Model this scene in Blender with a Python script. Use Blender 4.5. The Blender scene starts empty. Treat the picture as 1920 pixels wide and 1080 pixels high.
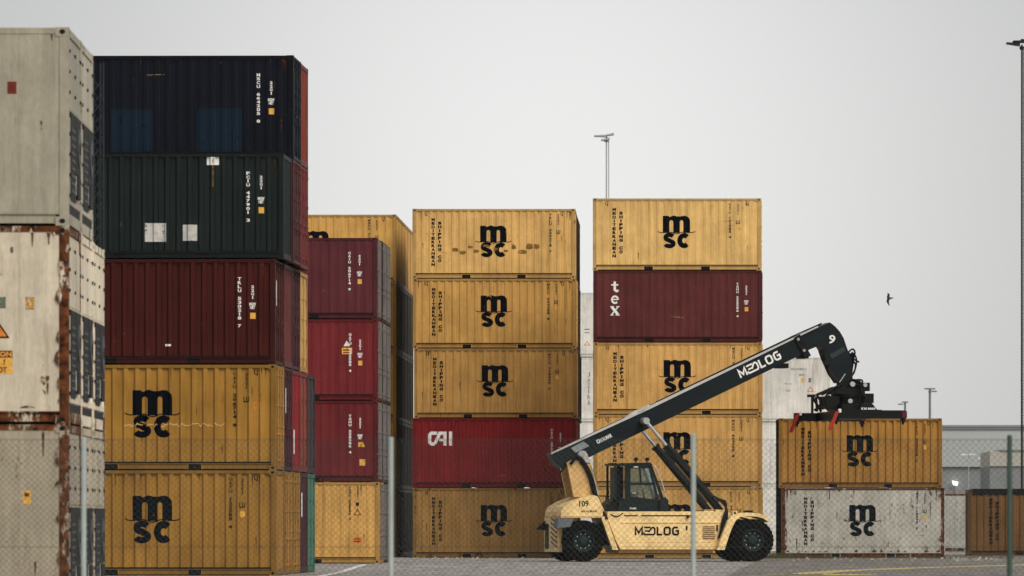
import bpy, bmesh, math, random
from mathutils import Vector
random.seed(7)
sc = bpy.context.scene
R = math.radians
# ------------------------------------------------------------------ camera
F = 12000.0          # focal length in pixels of the 1920 wide photograph
VX, VY, H = 1270.0, 980.0, 1.3     # vanishing point, eye height
cam = bpy.data.cameras.new('camera'); co = bpy.data.objects.new('camera', cam)
sc.collection.objects.link(co); sc.camera = co
co.location = (0, 0, H); co.rotation_euler = (R(90), 0, 0)
cam.sensor_width = 36; cam.lens = F / 1920 * 36
cam.shift_x = (960 - VX) / 1920; cam.shift_y = (VY - 540) / 1920
cam.clip_start = 0.5; cam.clip_end = 20000
cam.dof.use_dof = True; cam.dof.focus_distance = 195; cam.dof.aperture_fstop = 5.6
# ------------------------------------------------------------------ sky, sun, exposure
W = bpy.data.worlds.new('World'); sc.world = W; W.use_nodes = True
nt = W.node_tree; N = nt.nodes; K = nt.links; N.clear()
out = N.new('ShaderNodeOutputWorld'); bg = N.new('ShaderNodeBackground'); bg.inputs[1].default_value = 0.1
sky = N.new('ShaderNodeTexSky'); sky.sky_type = 'NISHITA'; sky.sun_disc = False
sky.sun_elevation = R(38); sky.sun_rotation = R(144)
tc = N.new('ShaderNodeTexCoord')
nz = N.new('ShaderNodeTexNoise'); nz.inputs['Scale'].default_value = 3.0; nz.inputs['Detail'].default_value = 3
K.new(tc.outputs['Generated'], nz.inputs['Vector'])
dt = N.new('ShaderNodeVectorMath'); dt.operation = 'DISTANCE'; dt.inputs[1].default_value = (-0.020, 0.998, 0.052)
K.new(tc.outputs['Generated'], dt.inputs[0])
mr = N.new('ShaderNodeMapRange'); mr.interpolation_type = 'SMOOTHSTEP'
mr.inputs[1].default_value = 0.0; mr.inputs[2].default_value = 0.105; mr.inputs[3].default_value = 8.5; mr.inputs[4].default_value = 5.3
K.new(dt.outputs['Value'], mr.inputs[0])
ad = N.new('ShaderNodeMath'); ad.operation = 'MULTIPLY_ADD'; ad.inputs[1].default_value = 0.9
K.new(nz.outputs['Fac'], ad.inputs[0]); K.new(mr.outputs[0], ad.inputs[2])
tint = N.new('ShaderNodeMix'); tint.data_type = 'RGBA'; tint.blend_type = 'MULTIPLY'; tint.inputs['Factor'].default_value = 1
K.new(ad.outputs[0], tint.inputs['A']); tint.inputs['B'].default_value = (0.975, 0.975, 0.965, 1)
mx = N.new('ShaderNodeMix'); mx.data_type = 'RGBA'; mx.inputs['Factor'].default_value = 0.93
K.new(sky.outputs[0], mx.inputs['A']); K.new(tint.outputs['Result'], mx.inputs['B'])
K.new(mx.outputs['Result'], bg.inputs[0]); K.new(bg.outputs[0], out.inputs[0])
sl = bpy.data.lights.new('sun', 'SUN'); so = bpy.data.objects.new('sun', sl); sc.collection.objects.link(so)
sl.energy = 2.5; sl.angle = R(34); sl.color = (1, 0.95, 0.87)
so.rotation_euler = Vector((-0.58, 0.80, -0.76)).to_track_quat('-Z', 'Y').to_euler(); so.location = (40, -40, 60)
sc.view_settings.view_transform = 'Standard'; sc.view_settings.look = 'None'
sc.view_settings.exposure = 0; sc.view_settings.gamma = 1; sc.view_settings.use_curve_mapping = False
sc.cycles.use_denoising = True; sc.cycles.max_bounces = 6; sc.cycles.volume_bounces = 1
# ------------------------------------------------------------------ helpers
def link(o, parent=None):
    sc.collection.objects.link(o)
    if parent is not None: o.parent = parent
    return o
def tag(o, label=None, cat=None, group=None, kind=None):
    for k, v in (('label', label), ('category', cat), ('group', group), ('kind', kind)):
        if v: o[k] = v
    return o
def empty(name, loc=(0, 0, 0), rz=0):
    o = bpy.data.objects.new(name, None); o.location = loc; o.rotation_euler = (0, 0, rz); o.empty_display_size = .3
    return link(o)
class MB:
    def __init__(s): s.v = []; s.f = []; s.m = []; s.sm = []
    def add(s, vs, fs, mi=0, smooth=False):
        b = len(s.v); s.v += [tuple(v) for v in vs]
        for f in fs: s.f.append([b + i for i in f]); s.m.append(mi); s.sm.append(smooth)
        return s
    def box(s, x0, x1, y0, y1, z0, z1, mi=0):
        if x0 > x1: x0, x1 = x1, x0
        if y0 > y1: y0, y1 = y1, y0
        if z0 > z1: z0, z1 = z1, z0
        return s.add([(x0,y0,z0),(x1,y0,z0),(x1,y1,z0),(x0,y1,z0),(x0,y0,z1),(x1,y0,z1),(x1,y1,z1),(x0,y1,z1)],
              [(0,3,2,1),(4,5,6,7),(0,1,5,4),(1,2,6,5),(2,3,7,6),(3,0,4,7)], mi)
    def prism(s, poly, y0, y1, mi=0):            # poly of (x,z), extruded along y
        a = sum(poly[i][0]*poly[(i+1)%len(poly)][1]-poly[(i+1)%len(poly)][0]*poly[i][1] for i in range(len(poly)))
        if a < 0: poly = poly[::-1]
        n = len(poly)
        vs = [(x, y0, z) for x, z in poly] + [(x, y1, z) for x, z in poly]
        fs = [tuple(range(n)), tuple(range(2*n-1, n-1, -1))] + [(i, i+n, (i+1)%n+n, (i+1)%n) for i in range(n)]
        return s.add(vs, fs, mi)
    def prismx(s, poly, x0, x1, mi=0):           # poly of (y,z), extruded along x
        n = len(poly)
        vs = [(x0, y, z) for y, z in poly] + [(x1, y, z) for y, z in poly]
        return s.add(vs, [tuple(range(n)), tuple(range(2*n-1, n-1, -1))] + [(i, (i+1)%n, (i+1)%n+n, i+n) for i in range(n)], mi)
    def cyl(s, p0, p1, r0, r1=None, n=14, mi=0, caps=True):
        r1 = r0 if r1 is None else r1
        p0 = Vector(p0); p1 = Vector(p1); d = (p1-p0).normalized()
        a = d.orthogonal().normalized(); b = d.cross(a)
        vs = [p0 + (a*math.cos(t)+b*math.sin(t))*r0 for t in [2*math.pi*i/n for i in range(n)]]
        vs += [p1 + (a*math.cos(t)+b*math.sin(t))*r1 for t in [2*math.pi*i/n for i in range(n)]]
        s.add(vs, [(i, (i+1)%n, (i+1)%n+n, i+n) for i in range(n)], mi, n > 6)
        if caps: s.add(vs, [tuple(range(n-1, -1, -1)), tuple(range(n, 2*n))], mi)
        return s
    def tube(s, pts, r, n=8, mi=0):
        pts = [Vector(p) for p in pts]; rings = []
        up = Vector((0, 1, 0.01)).normalized()
        for i, p in enumerate(pts):
            d = (pts[min(i+1, len(pts)-1)] - pts[max(i-1, 0)]).normalized()
            a = d.cross(up)
            if a.length < 1e-3: a = d.orthogonal()
            a.normalize(); b = d.cross(a)
            rings.append([p + (a*math.cos(2*math.pi*k/n)+b*math.sin(2*math.pi*k/n))*r for k in range(n)])
        vs = [v for rg in rings for v in rg]; fs = []
        for i in range(len(pts)-1):
            for k in range(n): fs.append((i*n+k, i*n+(k+1)%n, (i+1)*n+(k+1)%n, (i+1)*n+k))
        return s.add(vs, fs, mi, True)
    def lathe(s, prof, n=40, c=(0,0,0), mi=0):   # prof (r, y): turned about the y axis
        vs = []; m = len(prof)
        for i in range(n):
            t = 2*math.pi*i/n
            for r, y in prof: vs.append((c[0]+r*math.cos(t), c[1]+y, c[2]+r*math.sin(t)))
        fs = [(i*m+j, i*m+j+1, ((i+1)%n)*m+j+1, ((i+1)%n)*m+j) for i in range(n) for j in range(m-1)]
        return s.add(vs, fs, mi, True)
    def mesh(s, name, mats):
        me = bpy.data.meshes.new(name); me.from_pydata(s.v, [], s.f)
        for m in mats: me.materials.append(m)
        for p, mi, sm in zip(me.polygons, s.m, s.sm): p.material_index = mi; p.use_smooth = sm
        me.update(); return me
    def build(s, name, mats, parent=None):
        if not isinstance(mats, (list, tuple)): mats = [mats]
        return link(bpy.data.objects.new(name, s.mesh(name, mats)), parent)
def bez(pts, n=10):
    """Catmull-Rom through pts"""
    P = [Vector(p) for p in pts]; P = [P[0]*2-P[1]] + P + [P[-1]*2-P[-2]]; o = []
    for i in range(1, len(P)-2):
        for k in range(n):
            t = k/n; a, b, c, d = P[i-1], P[i], P[i+1], P[i+2]
            o.append(0.5*((2*b)+(-a+c)*t+(2*a-5*b+4*c-d)*t*t+(-a+3*b-3*c+d)*t**3))
    o.append(P[-2]); return o
def gpt(px, py, z=0.0):
    Y = F*(H-z)/(py-VY); return ((px-VX)/F*Y, Y, z)
def wx(px, Y): return (px-VX)/F*Y
def wz(py, Y): return H+(VY-py)/F*Y
# ------------------------------------------------------------------ materials
def mat(name, col=(.5,.5,.5), rough=.6, metal=0, var=.12, scale=3.0, bump=0, spec=.15):
    m = bpy.data.materials.new(name); m.use_nodes = True; t = m.node_tree; n = t.nodes; k = t.links
    b = n['Principled BSDF']; b.inputs['Roughness'].default_value = rough; b.inputs['Metallic'].default_value = metal
    if spec is not None: b.inputs['Specular IOR Level'].default_value = spec
    c = n.new('ShaderNodeTexCoord'); z = n.new('ShaderNodeTexNoise'); z.inputs['Scale'].default_value = scale; z.inputs['Detail'].default_value = 6; z.inputs['Roughness'].default_value = .65
    k.new(c.outputs['Object'], z.inputs['Vector'])
    r = n.new('ShaderNodeMapRange'); r.inputs[1].default_value = .3; r.inputs[2].default_value = .7; r.inputs[3].default_value = 1-var; r.inputs[4].default_value = 1+var
    k.new(z.outputs['Fac'], r.inputs[0])
    x = n.new('ShaderNodeMix'); x.data_type = 'RGBA'; x.blend_type = 'MULTIPLY'; x.inputs['Factor'].default_value = 1
    x.inputs['A'].default_value = (*col, 1); k.new(r.outputs[0], x.inputs['B']); k.new(x.outputs['Result'], b.inputs['Base Color'])
    if bump:
        bp = n.new('ShaderNodeBump'); bp.inputs['Strength'].default_value = bump; bp.inputs['Distance'].default_value = .02
        k.new(z.outputs['Fac'], bp.inputs['Height']); k.new(bp.outputs[0], b.inputs['Normal'])
    return m
def paint_mat():
    """container paint: colour from the object's own colour, its alpha is how rusty it is"""
    m = bpy.data.materials.new('container_paint'); m.use_nodes = True; t = m.node_tree; n = t.nodes; k = t.links
    b = n['Principled BSDF']
    def math_(op, a, bb=None, c=None, clamp=False):
        q = n.new('ShaderNodeMath'); q.operation = op; q.use_clamp = clamp
        for i, v in enumerate((a, bb, c)):
            if v is None: continue
            if isinstance(v, (int, float)): q.inputs[i].default_value = v
            else: k.new(v, q.inputs[i])
        return q.outputs[0]
    def mix(f, a, bb, mode='MIX'):
        q = n.new('ShaderNodeMix'); q.data_type = 'RGBA'; q.blend_type = mode
        for s_, v in (('Factor', f), ('A', a), ('B', bb)):
            if isinstance(v, (int, float)): q.inputs[s_].default_value = v
            elif isinstance(v, tuple): q.inputs[s_].default_value = v
            else: k.new(v, q.inputs[s_])
        return q.outputs['Result']
    oi = n.new('ShaderNodeObjectInfo'); c = n.new('ShaderNodeTexCoord')
    sep = n.new('ShaderNodeSeparateColor'); 
    off = n.new('ShaderNodeVectorMath'); off.operation = 'ADD'; k.new(c.outputs['Object'], off.inputs[0])
    k.new(oi.outputs['Location'], off.inputs[1])
    def noise(scale, sx=1, sy=1, sz=1, det=5, rough=.6):
        mp = n.new('ShaderNodeMapping'); mp.inputs['Scale'].default_value = (sx, sy, sz); k.new(off.outputs[0], mp.inputs[0])
        z = n.new('ShaderNodeTexNoise'); z.inputs['Scale'].default_value = scale; z.inputs['Detail'].default_value = det; z.inputs['Roughness'].default_value = rough
        k.new(mp.outputs[0], z.inputs['Vector']); return z.outputs['Fac']
    def ramp(v, a, bb, lo=0., hi=1.):
        q = n.new('ShaderNodeMapRange'); q.interpolation_type = 'SMOOTHSTEP'; k.new(v, q.inputs[0])
        for i, w in ((1, a), (2, bb), (3, lo), (4, hi)):
            if isinstance(w, (int, float)): q.inputs[i].default_value = w
            else: k.new(w, q.inputs[i])
        return q.outputs[0]
    col = oi.outputs['Color']; al = oi.outputs['Alpha']
    cloud = noise(.9, det=3); streak = noise(1.6, 4.5, 4.5, .35, 5, .7); fine = noise(22, 1, 1, .5, 4, .7)
    v1 = ramp(cloud, .3, .7, .84, 1.08); v2 = ramp(streak, .25, .75, .82, 1.1); v3 = ramp(fine, .2, .8, .9, 1.08)
    v = math_('MULTIPLY', math_('MULTIPLY', v1, v2), v3)
    base = mix(1.0, col, v, 'MULTIPLY')
    # grime running down
    g = ramp(noise(1.3, 3.2, 3.2, .22, 6, .75), .54, .74, 0, .6)
    base = mix(g, base, mix(1.0, base, (.38, .34, .30, 1), 'MULTIPLY'))
    # faded chalky patches
    ch = ramp(noise(2.4, 1, 1, 1.6, 6, .7), .60, .80, 0, .22)
    base = mix(ch, base, mix(1.0, base, (2.2, 2.1, 2.0, 1), 'MULTIPLY'))
    # rust: threshold falls as alpha rises
    rn = noise(2.2, 1.6, 1.6, .8, 9, .78)
    thr = math_('SUBTRACT', .80, math_('MULTIPLY', al, .42))
    rm = ramp(rn, thr, math_('ADD', thr, .05))
    rc = mix(ramp(noise(9, det=6), .3, .7), (.020, .007, .004, 1), (.17, .055, .018, 1))
    base = mix(rm, base, rc)
    # small chips
    chip = ramp(noise(7.5, 1, 1, .6, 3, .5), .735, .76, 0, .8)
    base = mix(chip, base, (.16, .08, .045, 1))
    k.new(base, b.inputs['Base Color'])
    rg = math_('ADD', math_('MULTIPLY', rm, .3), ramp(fine, .2, .8, .42, .62)); k.new(rg, b.inputs['Roughness'])
    b.inputs['Specular IOR Level'].default_value = .12
    bp = n.new('ShaderNodeBump'); bp.inputs['Strength'].default_value = .7; bp.inputs['Distance'].default_value = .05
    k.new(noise(1.7, 1, 1, .8, 3, .5), bp.inputs['Height']); k.new(bp.outputs[0], b.inputs['Normal'])
    return m
PAINT = paint_mat()
DARK = mat('black_steel_and_shade', (.006, .006, .006), .6, var=.4)
def worn(m, lo, hi, scale=5):
    t = m.node_tree; n = t.nodes; k = t.links; o = [q for q in n if q.type == 'OUTPUT_MATERIAL'][0]; b = n['Principled BSDF']
    c = n.new('ShaderNodeTexCoord'); z = n.new('ShaderNodeTexNoise'); z.inputs['Scale'].default_value = scale; z.inputs['Detail'].default_value = 8; z.inputs['Roughness'].default_value = .75
    oi = n.new('ShaderNodeObjectInfo'); a = n.new('ShaderNodeVectorMath'); k.new(c.outputs['Object'], a.inputs[0]); k.new(oi.outputs['Location'], a.inputs[1]); k.new(a.outputs[0], z.inputs['Vector'])
    r_ = n.new('ShaderNodeMapRange'); r_.inputs[1].default_value = lo; r_.inputs[2].default_value = hi; k.new(z.outputs['Fac'], r_.inputs[0])
    tr = n.new('ShaderNodeBsdfTransparent'); mx_ = n.new('ShaderNodeMixShader'); k.new(r_.outputs[0], mx_.inputs[0]); k.new(b.outputs[0], mx_.inputs[1]); k.new(tr.outputs[0], mx_.inputs[2]); k.new(mx_.outputs[0], o.inputs[0])
INK = mat('black_lettering', (.004, .005, .008), .9, spec=0, var=.3, scale=6)
WHITE = mat('white_lettering', (.78, .76, .72), .6, var=.10, scale=8)
ORANGE = mat('orange_label', (.62, .20, .035), .55, var=.3, scale=20)
YLAB = mat('amber_label', (.70, .38, .07), .55, var=.25, scale=20)
REDLAB = mat('brown_red_label', (.14, .022, .012), .6, var=.4, scale=20)
GALV = mat('galvanised_bar', (.42, .42, .40), .45, .5, var=.25, scale=4)
BLUE = mat('blue_patch', (.0010, .0095, .022), .55, var=.2)
GREYP = mat('pale_grey_patch', (.50, .48, .44), .7, var=.25, scale=5)
STAIN = mat('brown_rust_stain', (.21, .105, .025), .85, var=.3, scale=6)
RUST = mat('rust', (.15, .045, .014), .9, var=.55, scale=5, bump=.3)
worn(INK, .62, .68); worn(WHITE, .64, .70); worn(GREYP, .58, .64, 6); worn(BLUE, .62, .70, 3); worn(STAIN, .52, .62, 7); worn(ORANGE, .64, .70, 8); worn(YLAB, .64, .70, 8)
# ------------------------------------------------------------------ flat lettering as meshes
def text2d(s, size=1, bold=0.02, sp=1.0, ls=1.0, align='CENTER'):
    c = bpy.data.curves.new('t', 'FONT'); c.body = s; c.size = size; c.offset = bold; c.align_x = align
    c.space_character = sp; c.space_line = ls; c.resolution_u = 3
    o = bpy.data.objects.new('t', c); me = bpy.data.meshes.new_from_object(o)
    vs = [(v.co.x, v.co.y) for v in me.vertices]; fs = [tuple(p.vertices) for p in me.polygons]
    bpy.data.objects.remove(o); bpy.data.curves.remove(c); bpy.data.meshes.remove(me)
    return vs, fs
def fit(sh, x0, x1, z0, z1):
    vs, fs = sh; xs = [v[0] for v in vs]; ys = [v[1] for v in vs]
    a, b, c, d = min(xs), max(xs), min(ys), max(ys)
    return [(x0+(x-a)/(b-a)*(x1-x0), z0+(y-c)/(d-c)*(z1-z0)) for x, y in vs], fs
def poly2d(pts):
    bm = bmesh.new(); f = bm.faces.new([bm.verts.new((x, y, 0)) for x, y in pts])
    bmesh.ops.triangulate(bm, faces=[f], ngon_method='EAR_CLIP'); bm.verts.index_update()
    vs = [(v.co.x, v.co.y) for v in bm.verts]; fs = [tuple(v.index for v in q.verts) for q in bm.faces]; bm.free()
    return vs, fs
def stroke(pts, w):
    n = len(pts); L_ = []; R_ = []
    for i in range(n):
        d0 = Vector(pts[i])-Vector(pts[i-1]) if i > 0 else None
        d1 = Vector(pts[i+1])-Vector(pts[i]) if i < n-1 else None
        if d0 is None: d0 = d1
        if d1 is None: d1 = d0
        d0.normalize(); d1.normalize(); t = (d0+d1).normalized(); nn = Vector((-t.y, t.x))
        m = w/2/max(.45, nn.dot(Vector((-d0.y, d0.x)))); p = Vector(pts[i])
        L_.append(p+nn*m); R_.append(p-nn*m)
    vs = [tuple(p) for p in L_]+[tuple(p) for p in R_]
    return vs, [(i, i+n, i+1+n, i+1) for i in range(n-1)]
def arc(cx, cy, rx, ry, a0, a1, n=14):
    return [(cx+rx*math.cos(R(a0+(a1-a0)*i/n)), cy+ry*math.sin(R(a0+(a1-a0)*i/n))) for i in range(n+1)]
def join(shapes):      # list of 2D shapes -> verts with a layer number so overlapping strokes do not share a plane
    vs = []; fs = []; ly = []
    for i, (v, f) in enumerate(shapes):
        b = len(vs); vs += v; ly += [i]*len(v); fs += [tuple(b+j for j in q) for q in f]
    return vs, fs, ly
def stack_text(s, x, ztop, zbot, w, bold=.02):
    n = len(s); h = (ztop-zbot)/n; o = []
    for i, ch in enumerate(s):
        if ch == ' ': continue
        z1 = ztop-i*h-h*.10; z0 = ztop-(i+1)*h+h*.10
        ww = w*(.35 if ch in 'I1' else 1)
        o.append(fit(text2d(ch, 1, bold), x-ww/2, x+ww/2, z0, z1))
    return o
def msc_logo():
    m = [(0,0),(0,.615),(.215,.615),(.235,.57)] + arc(.40,.46,.165,.165,125,55,6) + arc(.76,.42,.22,.20,120,20,8) + [(.98,.38),(.98,0)]
    m += [(.735,0)] + arc(.672,.39,.063,.07,0,180,6)[0:] + [(.609,0)]
    m += [(.375,0)] + arc(.305,.39,.07,.07,0,180,6) + [(.235,0)]
    o = [poly2d(m)]
    o.append(stroke([(-.18,.055),(-.12,.02),(-.04,.008),(.08,.02),(.2,.035),(.32,.02),(.44,-.025),(.5,-.035),(.56,-.02),(.68,.025),(.8,.035),(.92,.012),(1.02,.008),(1.1,.02),(1.16,.055)], .028))
    s = arc(.24,-.165,.14,.095,25,200,10)+arc(.24,-.165,.14,.095,210,255,3)
    s += [(.25,-.275)]
    s += arc(.235,-.385,.15,.09,75,-60,9)+arc(.235,-.385,.15,.09,-70,-165,7)
    o.append(stroke(s, .155))
    o.append(stroke(arc(.765,-.275,.155,.185,45,315,22), .175))
    return o
def caI():
    w = .115
    return [stroke([(.33,.44),(.12,.44),(.06,.38),(.06,.12),(.12,.06),(.24,.06)], w), stroke([(.24,.06),(.42,.44),(.60,.44),(.60,.0)], w), stroke([(.40,.20),(.60,.20)], .09), stroke([(.80,.0),(.80,.50)], w)]
def tex():
    o = []; h = .46
    z = 2*h+.06
    o += [stroke([(.19,z+.44),(.19,z+.10),(.26,z+.04),(.35,z+.06)], .10), stroke([(.04,z+.30),(.34,z+.30)], .06)]
    z = h+.02
    o += [stroke(arc(.20,z+.18,.13,.14,0,315,16), .075), stroke([(.08,z+.19),(.34,z+.19)], .05)]
    o += [stroke([(.06,.36),(.33,.04)], .11), stroke([(.33,.36),(.06,.04)], .05), stroke([(.0,.37),(.15,.37)], .04), stroke([(.25,.37),(.39,.37)], .04), stroke([(.0,.02),(.14,.02)], .04), stroke([(.22,.02),(.40,.02)], .04)]
    return o
def medlog():          # height .5
    w = .108; o = []
    o.append(stroke([(.05,0),(.05,.46),(.25,.14),(.45,.46),(.45,0)], w))
    o += [stroke([(.58,.46),(.96,.46)], w*.9), stroke([(.62,.25),(.84,.25)], w*.8), stroke([(.96,.04),(.60,.04),(.56,.10),(.56,.16)], w*.9)]
    o.append(stroke([(.80,.04),(1.16,.04),(1.22,.12),(1.22,.38),(1.14,.46),(1.06,.46),(.84,.20)], w*.9))
    o.append(stroke([(1.38,.50),(1.38,.04),(1.66,.04)], w))
    o.append(stroke([(1.80,.25),(1.80,.12),(1.87,.04),(2.07,.04),(2.14,.12),(2.14,.38),(2.07,.46),(1.87,.46),(1.80,.38),(1.80,.25)], w))
    o.append(stroke([(2.62,.46),(2.40,.46),(2.32,.38),(2.32,.12),(2.40,.04),(2.60,.04),(2.64,.10),(2.64,.26),(2.48,.26)], w))
    return o
def shift2(shapes, dx, dz, s=1.0):
    return [([(x*s+dx, y*s+dz) for x, y in v], f) for v, f in shapes]
# ------------------------------------------------------------------ containers
CH = 2.591
def profile(L, depth):
    x0, x1 = .10, L-.10; n = max(6, round((x1-x0)/.278)); p = (x1-x0)/n; o = [(x0, .018)]
    for i in range(n):
        b = x0+i*p; o += [(b+p*.24, .018), (b+p*.38, .018+depth), (b+p*.78, .018+depth), (b+p*.94, .018)]
    o.append((x1, .018)); return o
def prof_y(pr, x):
    if x <= pr[0][0]: return pr[0][1]
    for (a, ya), (b, yb) in zip(pr, pr[1:]):
        if x <= b: return ya+(yb-ya)*(x-a)/max(1e-9, b-a)
    return pr[-1][1]
def drape(shapes, pr, mats, name, eps=.003):
    vs, fs, ly = join(shapes)
    if pr and len(pr) > 3:
        bm = bmesh.new(); lay = bm.verts.layers.float.new('l'); bv = []
        for (x, z), l in zip(vs, ly): v = bm.verts.new((x, 0, z)); v[lay] = l; bv.append(v)
        for f in fs:
            try: bm.faces.new([bv[i] for i in f])
            except ValueError: pass
        xs = [v[0] for v in vs]; lo, hi = min(xs), max(xs)
        for bx, _ in pr:
            if lo < bx < hi:
                bmesh.ops.bisect_plane(bm, geom=bm.verts[:]+bm.edges[:]+bm.faces[:], plane_co=(bx, 0, 0), plane_no=(1, 0, 0), dist=1e-5)
        for v in bm.verts: v.co.y = prof_y(pr, v.co.x)-eps-.0008*v[lay]
        me = bpy.data.meshes.new(name); bm.to_mesh(me); bm.free()
    else:
        me = bpy.data.meshes.new(name)
        y0 = pr[0][1] if pr else .012
        me.from_pydata([(x, y0-eps-.0008*l, z) for (x, z), l in zip(vs, ly)], [], fs)
    me.materials.append(mats); return me
def rect(x0, x1, z0, z1): return ([(x0, z0), (x1, z0), (x1, z1), (x0, z1)], [(0, 1, 2, 3)])
_cache = {}
def cached(key, fn):
    if key not in _cache: _cache[key] = fn()
    return _cache[key]
def m_frame(L, Hc, castings):
    b = MB(); w = 2.438
    for x in (0, L-.13):
        for y in (.004, w-.134): b.box(x+.004, x+.126, y, y+.13, .11, Hc-.11)
    for x in (.126, L-.176):                                  # end rails
        pass
    for x0, x1 in ((.004, .10), (L-.10, L-.004)):
        b.box(x0, x1, .17, w-.17, .02, .16); b.box(x0, x1, .17, w-.17, Hc-.11, Hc-.012)
    for y0, y1 in ((.0035, .07), (w-.07, w-.0035)):
        b.box(.13, L-.13, y0, y1, Hc-.085, Hc-.008)
    # bottom side rail: web set back, lip on top, broken by the fork pockets
    segs = [(.178, L/2-1.205), (L/2-.845, L/2+.845), (L/2+1.205, L-.178)] if L < 7 else [(.178, L-.178)]
    for s_, yy in ((0, .03), (1, w-.03)):
        for a, c in segs:
            y0, y1 = (.03, .07) if s_ == 0 else (w-.07, w-.03)
            b.box(a, c, y0, y1, .040, .148)
            y0, y1 = (.012, .07) if s_ == 0 else (w-.07, w-.012)
            b.box(a, c, y0, y1, .030, .0398)
        y0, y1 = (.002, .072) if s_ == 0 else (w-.072, w-.002)
        b.box(.13, L-.13, y0, y1, .1482, .164)
        y0, y1 = (.045, .072) if s_ == 0 else (w-.072, w-.045)
        b.box(.13, L-.13, y0, y1, .1642, .207, 1)  # black strip stands for the shadow line under the side panel
    if not castings: m_cast(b, L, Hc)
    return b.mesh('frame', [PAINT, DARK])
def m_cast(b, L, Hc, which=None):
    w = 2.438; i = 0
    for x in (0, L-.178):
        for y in (0, w-.162):
            for z in (0, Hc-.118):
                if which is None or which == i: b.box(x, x+.178, y, y+.162, z, z+.118)
                i += 1
def m_casting(L, Hc, i):
    b = MB(); w = 2.438
    x = (0, L-.178)[i//4]; y = (0, w-.162)[(i//2) % 2]; z = (0, Hc-.118)[i % 2]
    b.box(x, x+.178, y, y+.162, z, z+.118)
    cx, cz = x+.089, z+.059; yy = -.002 if (i//2) % 2 == 0 else w+.002
    pts = [(cx+.04*math.cos(t)*1.0, yy, cz+.032*math.sin(t)) for t in [2*math.pi*k/10 for k in range(10)]]
    b.add(pts, [tuple(range(10)) if yy > 0 else tuple(range(9, -1, -1))], 1)
    xx = -.002 if i//4 == 0 else L+.002
    pts = [(xx, y+.081+.034*math.cos(t), cz+.036*math.sin(t)) for t in [2*math.pi*k/10 for k in range(10)]]
    b.add(pts, [tuple(range(10))], 1)
    return b.mesh('corner_casting', [PAINT, DARK])
def m_pocket(L, k):
    b = MB(); x = L/2+(-1.205 if k == 0 else .845)
    b.box(x+.004, x+.356, .05, 2.388, .035, .135)
    b.box(x, x+.02, .012, .05, .02, .147, 1); b.box(x+.34, x+.36, .012, .05, .02, .147, 1)
    return b.mesh('fork_pocket', [DARK, PAINT])
def m_side(L, Hc, depth, back):
    b = MB(); w = 2.438
    if depth > 0:
        pr = profile(L, depth); n = len(pr); zs = (.205, Hc-.085)
        vs = [(x, y if not back else w-y, z) for z in zs for x, y in pr]
        fs = [(i, i+1, i+1+n, i+n) for i in range(n-1)]
        b.add(vs, fs)
    else:      # flat reefer wall with pressed seams and a kick rail
        x0, x1 = .13, L-.13; k = max(5, round((x1-x0)/.52)); p = (x1-x0)/k; s_ = -1 if back else 1
        o = w if back else 0
        for i in range(k):
            b.box(x0+i*p+.006, x0+(i+1)*p-.006, o+s_*.012, o+s_*.03, .285, Hc-.085)
        b.box(x0, x1, o+s_*.0165, o+s_*.035, .166, Hc-.085)
        b.box(x0, x1, o+s_*.004, o+s_*.0118, .166, .29)
    return b.mesh('side_panel', [PAINT])
def m_roof(L, Hc):
    b = MB(); w = 2.438; n = 2*max(8, round(L/.3)); vs = []; 
    for i in range(n+1):
        x = .1+(L-.2)*i/n; z = Hc-.03-(.02 if (i//1) % 2 else 0)
        vs += [(x, .07, z), (x, w-.07, z)]
    b.add(vs, [(2*i, 2*i+2, 2*i+3, 2*i+1) for i in range(n)]); return b.mesh('roof', [PAINT])
def m_floor(L):
    return MB().box(.1, L-.1, .0705, 2.438-.0705, .1, .16).mesh('floor', [DARK])
def m_endwall(L, Hc, left):
    b = MB(); w = 2.438; n = 9; y0, y1 = .13, w-.13; p = (y1-y0)/n; pr = [(y0, .02)]
    for i in range(n): q = y0+i*p; pr += [(q+p*.25, .02), (q+p*.4, .06), (q+p*.8, .06), (q+p*.95, .02)]
    pr.append((y1, .02)); m = len(pr)
    vs = [((d if left else L-d), y, z) for z in (.16, Hc-.11) for y, d in pr]
    b.add(vs, [(i, i+1, i+1+m, i+m) for i in range(m-1)]); return b.mesh('end_wall', [PAINT])
def m_door(L, Hc, k):
    b = MB(); w = 2.438; y0, y1 = (.14, w/2-.008) if k == 0 else (w/2+.008, w-.14)
    b.box(L-.06, L-.03, y0, y1, .17, Hc-.12)
    for j in range(4):
        z0 = .30+j*(Hc-.55)/4; b.box(L-.0295, L-.016, y0+.12, y1-.12, z0+.06, z0+(Hc-.55)/4-.06)
    b.box(L-.0295, L-.022, y0, y0+.03, .17, Hc-.12, 1); b.box(L-.0295, L-.022, y1-.03, y1, .17, Hc-.12, 1)
    return b.mesh('door', [PAINT, DARK])
def m_bar(L, Hc, k, j):
    b = MB(); w = 2.438; y0, y1 = (.14, w/2-.008) if k == 0 else (w/2+.008, w-.14)
    y = y0+(y1-y0)*(.25 if j == 0 else .75)
    b.cyl((L+.012, y, .10), (L+.012, y, Hc-.06), .017, n=8)
    for z in (.25, .9, 1.6, Hc-.25): b.box(L-.016, L+.034, y-.05, y+.05, z-.03, z+.03)
    b.box(L-.0, L+.04, y-.03, y+.36 if j == 0 else y+.05, 1.06, 1.10)
    return b.mesh('locking_bar', [PAINT])
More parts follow.
